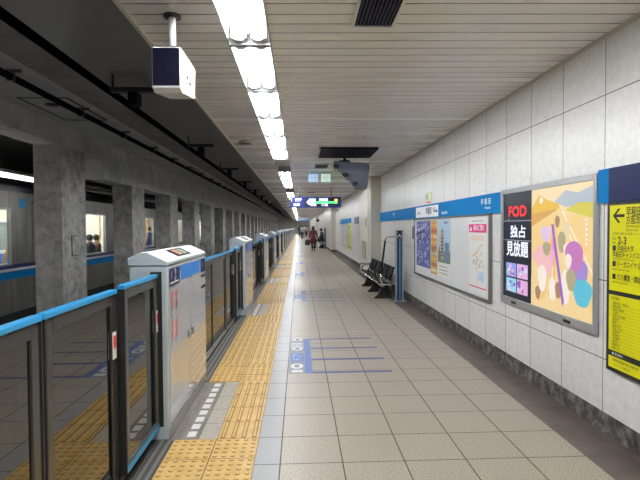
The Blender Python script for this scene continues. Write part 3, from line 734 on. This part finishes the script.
g.rect(a, .855, b, .862, LB('line', (.4, .42, .5)), 1); g.rect(a, .660, b, .667, LB('line', 0), 1); g.disc(a+.2*bw, .885-.012, .007, lw_, 1, 8)
th = [LB('t1', (.35, .75, .9)), LB('t2', (.85, .45, .75)), LB('t3', (.3, .4, .85)), LB('t4', (.85, .5, .85)), LB('t5', (.25, .1, .5)), LB('t6', (.8, .9, 1))]
random.seed(11)
for ix in range(2):
    for iy in range(2):
        x0 = a+bw*(.12+.40*ix); y0 = .135+.155*iy; x1 = x0+bw*.37; y1 = y0+.14
        g.rect(x0, y0, x1, y1, th[(ix+2*iy) % 4], 1)
        for q in range(14):
            sx = random.uniform(x0, x1-.06); sy = random.uniform(y0, y1-.05); g.poly([(sx, sy), (sx+.05, sy+.01), (sx+.045, sy+.045), (sx+.01, sy+.035)], random.choice(th), 2+q*.08)
o = g.build('text_panel', None, r); o.location = (0, 0, .0195)
# picture side: a golden road running to hills with ribbons of colour (plain generic artwork)
g = MB(); X = lambda u: b+.004+(d-b-.004)*u; Yv = lambda v: c0+(c1-c0)*v
P = lambda pts: [(X(u), Yv(v)) for u, v in pts]
g.poly(P([(0, 0), (1, 0), (1, 1), (0, 1)]), LB('amber', (.95, .68, .30)), 0)
g.poly(P([(0, .80), (1, .76), (1, 1), (0, 1)]), LB('pale', (.95, .75, .45)), 1)
g.poly(P([(.42, .88), (.6, .96), (.78, .93), (1, .97), (1, .85), (.6, .83)]), LB('hillgrey', (.48, .55, .62)), 2)
g.poly(P([(0, .84), (.15, .95), (.3, .9), (.5, .86), (.5, .80), (0, .78)]), LB('hillgold', (.85, .55, .08)), 3)
g.poly(P([(.6, .81), (.8, .86), (1, .85), (1, .74), (.62, .80)]), LB('treeline', (.70, .62, .10)), 3)
g.poly(P([(0, .79), (.45, .82), (.42, .80), (0, .68)]), LB('hedge', (.75, .42, .12)), 4)
g.poly(P([(.47, .82), (.54, .82), (.98, 0), (.0, 0), (.0, .25)]), LB('road', (.95, .72, .36)), 4)
for q in range(26):
    u = random.uniform(0, .5); g.poly(P([(.47, .81), (.475, .81), (u*.9, u*.3), (u*.9-.012, u*.3)]), LB('roadline%d' % (q % 3), [(.88, .48, .12), (1, .8, .5), (.9, .55, .2)][q % 3]), 5+q*.03)
g.poly(P([(.55, .80), (.57, .80), (1, .36), (1, .33)]), LB('kerb', (1, .92, .75)), 6)
g.poly(P([(.60, .66), (.605, .69), (.9, .40), (.9, .385)]), LB('kerb', 0), 6)
def blob(u, v, ru, rv, m, l, wob=.18, n=22, ph=0):
    g.poly(P([(u+ru*(1+wob*.7*math.sin(3*t*2*math.pi/n+ph))*math.cos(t*2*math.pi/n), v+rv*(1+wob*.4*math.cos(2*t*2*math.pi/n+ph))*math.sin(t*2*math.pi/n)) for t in range(n)]), m, l)
pk = LB('pink', (.95, .55, .58)); pu = LB('purple', (.62, .22, .55)); te = LB('teal', (.12, .55, .72)); cr = LB('cream', (1, .88, .78)); br = LB('brown', (.45, .25, .15)); vi = LB('violet', (.35, .15, .60)); ol = LB('olive', (.48, .42, .25)); li = LB('lilac', (.82, .6, .85))
blob(.28, .62, .09, .07, li, 8); blob(.26, .40, .17, .15, pk, 9, .25); blob(.30, .50, .07, .06, ol, 10); blob(.22, .25, .08, .12, cr, 9.5); blob(.40, .18, .06, .1, cr, 9.5, .1); blob(.14, .12, .05, .06, br, 9); blob(.13, .42, .10, .05, pk, 10, .3)
blob(.62, .66, .06, .07, LB('wheat', (.88, .72, .45)), 8); blob(.48, .72, .035, .05, br, 8); blob(.55, .56, .06, .09, ol, 8.6); blob(.64, .5, .06, .06, cr, 8.8)
blob(.74, .46, .13, .12, pu, 11, .12); blob(.80, .33, .13, .13, LB('mauve', (.40, .28, .68)), 10.5, .15); blob(.86, .20, .13, .11, te, 10.8, .2); blob(.66, .42, .05, .06, cr, 12); blob(.62, .22, .07, .14, cr, 10.2, .1); blob(.70, .28, .07, .09, ol, 11.5); blob(.5, .18, .05, .07, br, 10)
g.poly(P([(.38, .70), (.42, .70), (.60, .10), (.57, .06)]), vi, 13)
g.poly(P([(.40, .60), (.47, .52), (.42, .36), (.36, .44)]), LB('rose', (.85, .35, .55)), 9)
for q in range(6): g.rect(X(.90), Yv(.72-.035*q), X(.93), Yv(.74-.035*q), cr, 12)
g.disc(X(.2), Yv(.9), .03, cr, 12)
o = g.build('picture_panel', None, r); o.location = (0, 0, .0195)
# yellow exit guide
r = wallroot('exit_guide', 3.325, .495, 'tall yellow exit guide in a black frame at the right edge', 'guide sign')
MB().box(0, 1.7, 0, 1.17, 0, .025).build('backing', 'black', r, .003)
u0 = .035
MB().box(u0, 1.67, .565, 1.15, .025, .029).build('arrow_panel', 'sign_yellow', r)
MB().box(u0, 1.67, .15, .535, .025, .029).build('list_panel', 'sign_yellow', r)
MB().box(u0, 1.67, .03, .108, .025, .029).build('foot_panel', 'sign_yellow', r)
g = MB(); K = 'black'; zz = lambda z: z-.495
# arrow
ay = zz(1.573); g.rect(.095, ay-.010, .19, ay+.010, K, 1); g.poly([(.07, ay), (.125, ay+.048), (.150, ay+.048), (.095, ay)], K, 1); g.poly([(.07, ay), (.095, ay), (.150, ay-.048), (.125, ay-.048)], K, 1)
g.text('早稲田口', .205, zz(1.572), .050, K, 1, 'l', .75, .03); g.text('方面改札', .205, zz(1.520), .044, K, 1, 'l', .75, .02)
g.text('Waseda Gate', .205, zz(1.495), .017, K, 1); g.text('District Exit', .205, zz(1.470), .017, K, 1)
g.text('地下鉄のご案内 出口方面 エレベーター', .07, zz(1.445), .014, K, 1, 'l', .9)
g.text('出口', .07, zz(1.41), .018, K, 1, 'l', .8); g.text('Exit', .07, zz(1.385), .016, K, 1); g.text('2-3', .125, zz(1.38), .052, K, 1, 'l', .95, .05)
def row(z, h, t, sub):
    g.rect(.07, zz(z), .105, zz(z)+h, K, 1); g.text(t, .12, zz(z), h*.95, K, 1, 'l', .72, .02)
    if sub: g.text(sub, .07, zz(z)-.025, .013, K, 1)
row(1.335, .035, '早稲田大学', None)
g.text('早稲田キャンパス', .07, zz(1.293), .034, K, 1, 'l', .72, .02); g.text('Waseda University Waseda Campus', .07, zz(1.275), .011, K, 1)
row(1.228, .036, 'リーガロイヤルホテル東京', 'Rihga Royal Hotel Tokyo'); row(1.14, .036, '穴八幡宮・諏訪通り', 'Anahachimangu Shrine')
o = g.build('lettering', None, r); o.location = (0, 0, .0296)
g = MB(); random.seed(4)
g.text('出口案内', u0+.03, .505, .016, K, 1); g.text('出口', .42, .505, .016, K, 1)
for q in range(15):
    y = .475-q*.022; g.text(['早稲田中学校・高等学校', '大隈記念講堂', '早稲田大学図書館', '穴八幡宮', '新宿区立中央図書館', '夏目坂通り', '感通寺', '早稲田小学校', '戸塚第一小学校', '水稲荷神社', '新宿保健所', '牛込警察署', '諏訪神社', '都電荒川線', '地域センター'][q], u0+.04, y, .0115, K, 1, 'l', .95); g.rect(u0+.03, y-.006, .8, y-.0050, K, 1); g.text(['1', '2', '3a', '2', '3b'][q % 5], .36, y, .012, K, 1)
g.text('■ 乗換案内', u0+.04, .122, .016, wt, 1); g.text('東西線 西船橋方面 / 中野方面', u0+.05, .08, .014, K, 1); g.text('エレベーター専用出口', u0+.06, .05, .012, K, 1)
o = g.build('list_lettering', None, r); o.location = (0, 0, .0296)
# things on the nearer pier and the wall beyond
r = wallroot('louvre_cabinet', 14.85, .50, 'pale cabinet door with a louvred grille on the projecting pier', 'cabinet', x=1.907)
MB().box(0, 1.5, 0, 1.95, 0, .02).build('door', 'cream_paint', r, .003)
mb = MB().box(.2, 1.15, .06, .58, .02, .024, 'dark_steel')
for q in range(11): mb.box(.2, 1.15, .07+q*.046, .09+q*.046, .024, .036, 'beige_paint')
mb.build('louvre', None, r)
MB().box(.2, 1.2, 1.02, 1.25, .02, .05).box(.28, 1.1, 1.06, 1.21, .05, .053).build('indicator_box', 'beige_paint', r)
r = wallroot('station_name_band', 26.0, 1.65, 'light blue band on the wall beyond the first pier', 'sign band')
MB().box(0, 5.6, 0, .225, 0, .02).build('panel', 'station_blue', r); g = MB(); g.text('早稲田', .6, .09, .09, wt, 0, 'l', 1.6, .05); o = g.build('lettering', None, r); o.location = (0, 0, .0206)
r = wallroot('blue_name_plate', 19.2, 1.62, 'darker blue square plate on the wall just beyond the first pier', 'sign')
MB().box(0, 1.3, 0, .26, 0, .02).build('plate', mat('slate_blue', (.12, .19, .36), .4), r)
r = wallroot('yellow_wall_guide', 21.6, .5, 'distant yellow exit guide on the wall beyond the first pier', 'guide sign')
MB().box(0, 1.2, 0, 1.17, 0, .025).build('backing', mat('pale_yellow', (.62, .62, .20), .45), r); g = MB()
for q in range(9): g.rect(.1, .1+q*.11, 1.1, .14+q*.11, 'black' if q % 4 == 0 else mat('olive_ink', (.35, .33, .02), .5), 1)
o = g.build('lettering', None, r); o.location = (0, 0, .0256)
r = wallroot('white_wall_board', 24.6, .6, 'white notice board left of the distant yellow guide', 'notice board')
MB().box(0, 2.6, 0, 1.0, 0, .02).build('backboard', 'board_white', r); MB().box(-.03, 0, 0, 1.0, 0, .03).box(2.6, 2.63, 0, 1.0, 0, .03).box(0, 2.6, -.03, 0, 0, .03).box(0, 2.6, 1.0, 1.03, 0, .03).build('frame', 'alu', r)
r = wallroot('wall_switch_box', 9.22, 1.27, 'narrow dark grey box on the wall left of the poster board', 'switch box')
MB().bbox(0, .13, 0, .24, 0, .03, .004).build('box', mat('slate', (.12, .14, .15), .5), r)
# blue totem post
r = empty('totem_post', (1.99, 9.62, 0), 'slim blue totem post with light grey edges standing by the bench', 'totem post')
MB().bbox(-.12, .12, -.06, .06, 0, .025, .005).build('base', 'alu', r)
MB().bbox(-.08, -.05, -.03, .03, .025, 1.44, .004).build('edge_strip', 'alu', r); MB().bbox(.05, .08, -.03, .03, .025, 1.44, .004).build('edge_strip', 'alu', r)
MB().box(-.05, .05, -.02, .025, .025, 1.43).build('panel', mat('totem_navy', (.01, .02, .06), .5), r)
MB().box(-.006, .022, -.026, -.02, .03, 1.27).build('light_stripe', mat('totem_stripe', (.04, .28, .58), .5), r)
g = MB(); g.poly([(-.04, 1.30), (0, 1.36), (.04, 1.30), (.04, 1.28), (0, 1.325), (-.04, 1.28)], 'decal_white', 0); o = g.build('arrow', None, r); o.matrix_local = FRONT; o.location = (0, -.0215, 0)
# support rail
r = empty('support_rail', (1.72, 9.70, 0), 'curved chrome support rail with a long black grip beside the bench', 'hand rail')
pts = [(.20, .0, 1.30), (.06, 0, 1.30), (.02, 0, 1.28), (.0, 0, 1.22)]
MB().tube(pts, .014, None, 10).build('top_rail', 'chrome', r)
MB().tube([(.0, 0, 1.22), (-.085, 0, .56)], .021, None, 10).build('grip', 'black', r)
MB().tube([(-.085, 0, .56), (-.10, 0, .44), (-.07, 0, .36), (.0, 0, .34), (.20, 0, .34)], .014, None, 10).build('lower_rail', 'chrome', r)

# ================================================================ BENCH
def bench(loc, n, label, grp='rows of black platform seats'):
    r = empty('platform_bench', loc, label, 'bench', grp, Matrix.Diagonal((1, 1, .87, 1)))
    p = .52; L = n*p; bkm = mat('seat_black', (.010, .010, .013), .5, spec=.25)
    MB().box(-.18, -.13, .02, L-.02, .31, .36).box(-.02, .03, .02, L-.02, .31, .36).build('beam', 'steel', r)
    for i in range(n):
        y = i*p
        s = MB().prism([(-.27, .41), (-.25, .43), (-.02, .395), (.0, .42), (-.0, .375), (-.25, .39)], 'y', y+.025, y+p-.025).build('seat', bkm, r)
        MB().tube([(-.265, y+.02, .40), (-.265, y+p-.02, .40)], .014, None, 8).build('front_trim', 'chrome', s)
        b = MB()
        fr = [(.0, .44), (.075, .74)]
        for q in range(7):
            t = q/6; x = .0+.075*t; z = .46+.27*t; b.box(x-.012, x+.012, y+.06, y+p-.06, z, z+.042)
        b.prism([(-.015, .43), (.01, .43), (.09, .755), (.065, .755)], 'y', y+.05, y+.07); b.prism([(-.015, .43), (.01, .43), (.09, .755), (.065, .755)], 'y', y+p-.07, y+p-.05); b.bbox(.06, .095, y+.05, y+p-.05, .74, .77, .006)
        b.build('backrest', bkm, r)
    for i in range(0, n+1):
        y = min(max(i*p, .01), L-.01)
        if i in (1, 3, 5, 6, 7): MB().tube([(-.24, y, .38), (-.245, y, .57), (-.22, y, .60), (.02, y, .60), (.05, y, .56)], .016, None, 8).build('armrest', 'dark_steel', r)
    for i in (0.5, 2.5, 4.5, 6.5):
        if i > n: continue
        y = i*p
        MB().prism([(-.30, 0), (.06, 0), (.06, .03), (.0, .31), (-.15, .31), (-.22, .10), (-.30, .03)], 'y', y-.03, y+.03).build('leg', 'black', r)
    return r
bench((1.86, 9.85, 0), 6, 'row of black seats with armrests against the wall near the blue post')
bench((1.68, 33.9, 0), 4, 'distant dark bench with a person seated by the pier')
r = empty('totem_post', (1.75, 33.2, 0), 'distant violet blue post beside the seated person', 'totem post')
MB().bbox(-.05, .05, -.03, .03, .02, 1.45, .004).build('panel', mat('violet_post', (.06, .06, .30), .35), r); MB().bbox(-.12, .12, -.08, .08, 0, .02, .004).build('base', 'alu', r)

# ================================================================ FLOOR MARKS
def queue_mark(y0, label):
    r = empty('queue_marking', (-.125, y0, .001), label, 'floor marking', 'blue queue markings on the platform floor', FLOORM)
    g = MB()      # x along the platform, y towards the tracks (negative = to the right)
    g.rect(0, -.175, 1.56, 0, 'decal_grey', 0); g.rect(.45, -.165, .80, -.01, 'decal_blue_bright', 1)
    for x, s in ((.17, .1), (.93, .1), (1.40, .1)): g.ring(x+.1, -.087, s, .04, 'decal_white', 2, 20, .07)
    g.fit('1', .04, .12, -.15, .12, 'decal_white', 2, .05); g.fit('号車', 1.08, 1.33, -.15, .12, 'decal_white', 2, .05); g.fit('ドア', .50, .75, -.14, .10, mat('decal_cyan', (.35, .6, .8), .5), 2, .03)
    g.build('lettering_block', None, r)
    h = MB().rect(0, -.25, 1.56, -.175, 'decal_blue_bright', 0)
    h.build('bar', None, r)
    for k in range(4): MB().rect(.0+k*.5, -1.08, .06+k*.5, -.25, 'decal_blue', 0).build('stripe', None, r)
    return r
q0 = queue_mark(4.96, 'blue ladder shaped queue marking on the floor, nearest one'); kids(q0)
for i in range(1, 10):
    o = copy_tree(q0); o.location = (-.125, 4.96+PITCH*i, .001)
    o['label'] = 'blue queue marking on the floor, %s from the viewer' % ordw[i]

# ================================================================ PEOPLE
def skin(name, pts, edges, m, parent, rooti=0, lvl=1):
    me = bpy.data.meshes.new(name); me.from_pydata([p[:3] for p in pts], edges, []); me.materials.append(MC[m] if isinstance(m, str) else m)
    o = bpy.data.objects.new(name, me); COL.objects.link(o); o.parent = parent
    sm = o.modifiers.new('skin', 'SKIN'); sm.use_smooth_shade = True
    sv = me.skin_vertices[0].data if me.skin_vertices else None
    if sv is None:
        me.attributes  # skin layer is created with the modifier's first evaluation
        bm = bmesh.new(); bm.from_mesh(me); bm.verts.layers.skin.verify(); bm.to_mesh(me); bm.free(); sv = me.skin_vertices[0].data
    for i, p in enumerate(pts):
        rr = p[3]; sv[i].radius = (rr, p[4] if len(p) > 4 else rr); sv[i].use_root = (i == rooti)
    ss = o.modifiers.new('sub', 'SUBSURF'); ss.levels = lvl; ss.render_levels = lvl
    return o
def sphere(mb, c, r, m=None, seg=14):
    rr = r if isinstance(r, tuple) else (r, r, r); vs = [(c[0], c[1], c[2]-rr[2])]; fs = []
    nr = seg//2
    for i in range(1, nr):
        ph = -math.pi/2+math.pi*i/nr
        for k in range(seg): th = 2*math.pi*k/seg; vs.append((c[0]+rr[0]*math.cos(ph)*math.cos(th), c[1]+rr[1]*math.cos(ph)*math.sin(th), c[2]+rr[2]*math.sin(ph)))
    vs.append((c[0], c[1], c[2]+rr[2])); t = len(vs)-1
    for k in range(seg): fs.append((0, 1+(k+1) % seg, 1+k)); fs.append((t, t-seg+k, t-seg+(k+1) % seg))
    for i in range(nr-2):
        for k in range(seg): a = 1+i*seg+k; b = 1+i*seg+(k+1) % seg; fs.append((a, b, b+seg, a+seg))
    return mb.add(vs, fs, m, True)
def loft(mb, rings, m=None, seg=16):            # rings: (x, y, z, rx, ry)
    vs = []; fs = []
    for (x, y, z, rx, ry) in rings:
        vs += [(x+rx*math.cos(2*math.pi*k/seg), y+ry*math.sin(2*math.pi*k/seg), z) for k in range(seg)]
    for i in range(len(rings)-1):
        for k in range(seg): a = i*seg+k; b = i*seg+(k+1) % seg; fs.append((a, b, b+seg, a+seg))
    fs.append(tuple(range(seg))[::-1]); fs.append(tuple(range(len(vs)-seg, len(vs))))
    return mb.add(vs, fs, m, True)
SK = mat('skin', (.55, .36, .27), .55); HR = mat('hair', (.02, .015, .013), .45); RC = mat('coat_red', (.095, .010, .016), .85); BC = mat('coat_dark', (.02, .022, .035), .8)
def hand(mb_parent, at, s=1, m=None):
    mb = MB(); x, y, z = at
    mb.bbox(x-.015, x+.015, y-.038, y+.038, z-.085, z, .01)
    for q, l in enumerate((.065, .075, .07, .055)):
        yy = y-.03+q*.02; mb.tube([(x, yy, z-.08), (x-.004*s, yy, z-.08-l*.5), (x-.014*s, yy, z-.08-l)], [.009, .0085, .007], None, 6)
    mb.tube([(x, y-.035, z-.02), (x-.01*s, y-.06, z-.05), (x-.012*s, y-.062, z-.085)], [.011, .01, .008], None, 6)
    for i in range(len(mb.smooth)): mb.smooth[i] = True
    return mb.build('hand', m or SK, mb_parent)
def walker(loc, rz, label, coat, trousers, hgt=1.6, longcoat=True, bag=None, hairlong=True):
    r = empty('person', loc, label, 'person', rot=Matrix.Rotation(rz, 4, 'Z') @ Matrix.Scale(hgt/1.6, 4))
    # body faces +y; one continuous figure
    V = [(0,0,.88,.12,.10),(0,0,1.08,.11,.09),(0,.0,1.26,.14,.095),(0,0,1.36,.06,.055),(0,.01,1.43,.045,.045),(0,.015,1.50,.075,.085),(0,.01,1.56,.06,.07),
         (-.17,0,1.29,.05),(-.22,-.03,1.05,.04),(-.22,.04,.84,.028),(.17,0,1.29,.05),(.22,.02,1.05,.04),(.23,-.04,.84,.028),
         (-.08,.0,.84,.075),(-.075,.07,.46,.05),(-.07,.04,.08,.032),(.08,.0,.84,.075),(.075,-.03,.46,.05),(.07,-.2,.12,.032),(-.07,.14,.03,.03),(.07,-.12,.03,.028)]
    E = [(0,1),(1,2),(2,3),(3,4),(4,5),(5,6),(2,7),(7,8),(8,9),(2,10),(10,11),(11,12),(0,13),(13,14),(14,15),(0,16),(16,17),(17,18),(15,19),(18,20)]
    skin('body', V, E, SK, r)
    c = MB()
    if longcoat: loft(c, [(0,-.01,.50,.225,.20),(0,0,.70,.21,.18),(0,0,.93,.16,.14),(0,0,1.06,.145,.125),(0,0,1.24,.19,.13),(0,0,1.32,.165,.105),(0,.0,1.38,.075,.07)])
    else: loft(c, [(0,0,.80,.18,.14),(0,0,1.06,.16,.13),(0,0,1.24,.19,.13),(0,0,1.32,.165,.105),(0,.0,1.38,.075,.07)])
    c.tube([(-.165,0,1.30),(-.235,-.03,1.05),(-.235,.04,.86)], [.068,.056,.048], None, 12); c.tube([(.165,0,1.30),(.235,.02,1.05),(.245,-.04,.86)], [.068,.056,.048], None, 12)
    c.build('coat', coat, r)
    t = MB()
    t.tube([(-.08,0,.86),(-.077,.07,.46),(-.07,.05,.10)], [.095,.066,.05], None, 12); t.tube([(.08,0,.86),(.077,-.03,.46),(.07,-.19,.13)], [.095,.066,.05], None, 12); t.build('trousers', trousers, r)
    for (x, y, a) in ((-.07, .08, 0), (.07, -.16, 0)):
        s = MB(); loft(s, [(x, y, .0, .045, .12), (x, y, .05, .045, .115), (x, y-.04, .09, .04, .06)], None, 12); s.build('shoe', 'black', r)
    h = MB(); sphere(h, (0, -.012, 1.52), (.098, .108, .105)); 
    if hairlong: loft(h, [(0,-.06,1.26,.07,.035),(0,-.055,1.36,.105,.06),(0,-.03,1.46,.108,.095),(0,-.02,1.54,.09,.095)])
    h.build('hair', HR, r)
    f = MB(); sphere(f, (0, .1, 1.50), (.014, .022, .022)); sphere(f, (-.033, .088, 1.525), .011); sphere(f, (.033, .088, 1.525), .011); f.box(-.025, .025, .09, .097, 1.453, 1.461); f.build('face', SK, r)
    for s, (x, y) in ((-1, (-.235, .045)), (1, (.245, -.045))): hand(r, (x, y, .83), -s)
    return r
wm = walker((.86, 30.5, 0), 0, 'person in a long dark red coat walking away along the platform', RC, 'black', 1.55)
b = empty('handbag', (.55, 30.5, 0), 'black handbag carried by the person in the red coat', 'bag')
mb = MB(); mb.prism([(-.20, .36), (.10, .36), (.14, .60), (.05, .72), (-.12, .72), (-.22, .60)], 'y', -.07, .07); mb.build('body', 'black', b, .02)
MB().tube([(-.08, 0, .69), (-.04, 0, .78), (.06, 0, .80), (.09, 0, .69)], .01, None, 8).build('handle', 'black', b)
# seated person, facing the tracks
r = empty('person', (1.60, 34.6, 0), 'person in dark clothes seated on the distant bench, facing the tracks', 'person', rot=Matrix.Scale(1.1, 4))
V = [(0,0,.50,.11,.12),(.02,0,.72,.10,.11),(.0,0,.93,.10,.14),(-.02,0,1.03,.055,.06),(-.05,0,1.10,.045,.045),(-.07,0,1.17,.08,.075),(-.06,0,1.23,.065,.06),
     (-.0,-.17,.94,.05),(-.10,-.20,.72,.04),(-.28,-.12,.60,.03),(0,.17,.94,.05),(-.10,.20,.72,.04),(-.28,.12,.60,.03),
     (-.08,-.09,.50,.075),(-.42,-.12,.50,.055),(-.46,-.12,.09,.034),(-.08,.09,.50,.075),(-.40,.12,.50,.055),(-.50,.12,.09,.034),(-.56,-.12,.035,.03),(-.60,.12,.035,.03)]
E = [(0,1),(1,2),(2,3),(3,4),(4,5),(5,6),(2,7),(7,8),(8,9),(2,10),(10,11),(11,12),(0,13),(13,14),(14,15),(0,16),(16,17),(17,18),(15,19),(18,20)]
skin('body', V, E, SK, r)
c = MB(); loft(c, [(0,0,.45,.15,.19),(0,0,.60,.14,.17),(.01,0,.78,.13,.17),(0,0,.92,.125,.19),(-.01,0,1.0,.10,.15),(-.03,0,1.06,.065,.07)])
for s in (-1, 1): c.tube([(0,s*.16,.95),(-.10,s*.21,.72),(-.27,s*.13,.61)], [.068,.058,.046], None, 12)
c.build('coat', BC, r)
t = MB()
for s, kx, ax in ((-1, -.42, -.46), (1, -.40, -.50)): t.tube([(-.05,s*.09,.51),(kx+.06,s*.115,.52),(kx,s*.12,.46),(ax,s*.12,.12)], [.095,.078,.07,.052], None, 12)
t.build('trousers', BC, r)
for s, ax in ((-1, -.50), (1, -.54)): q = MB(); loft(q, [(ax, s*.12, 0, .13, .045), (ax, s*.12, .05, .12, .045), (ax+.05, s*.12, .10, .06, .04)], None, 12); q.build('shoe', 'black', r)
h = MB(); sphere(h, (-.052, 0, 1.195), (.105, .096, .10)); h.build('hair', HR, r)
f = MB(); sphere(f, (-.16, 0, 1.15), (.02, .013, .02)); sphere(f, (-.145, .03, 1.175), .011); sphere(f, (-.145, -.03, 1.175), .011); f.box(-.152, -.145, -.022, .022, 1.108, 1.115); f.build('face', SK, r)
for s in (-1, 1): hand(r, (-.29, s*.12, .63), 1)
# distant people
for (x, y, rz, lab, cm, hh) in ((.35, 62, 0, 'distant person in light grey standing near the far cabinets', mat('coat_mist', (.4, .4, .42), .8), 1.65), (1.0, 74, math.pi, 'distant person in a pale top beyond the red coat', mat('coat_pale', (.5, .5, .48), .8), 1.7),
                      (.05, 78, 0, 'small far off person in dark clothes by the yellow paving', BC, 1.7), (1.35, 90, 0, 'farthest person in grey near the end wall', mat('coat_grey', (.15, .16, .2), .8), 1.65)):
    walker((x, y, 0), rz, lab, cm, BC, hh, False, None, False)
# passengers in the train
for i, (y, lab, cm) in enumerate(((15.45, 'passenger in dark coat seen through the train window after the first pillar', BC), (15.95, 'passenger in grey seen through the same train window, farther right', mat('coat_grey', 0)), (21.4, 'passenger in blue seen through the train window after the second pillar', mat('coat_blue', (.06, .12, .3), .8)))):
    w_ = walker((-6.55, y, -.1 if i == 2 else -.35), -math.pi/2, lab, cm, BC, 1.65, False, None, False)
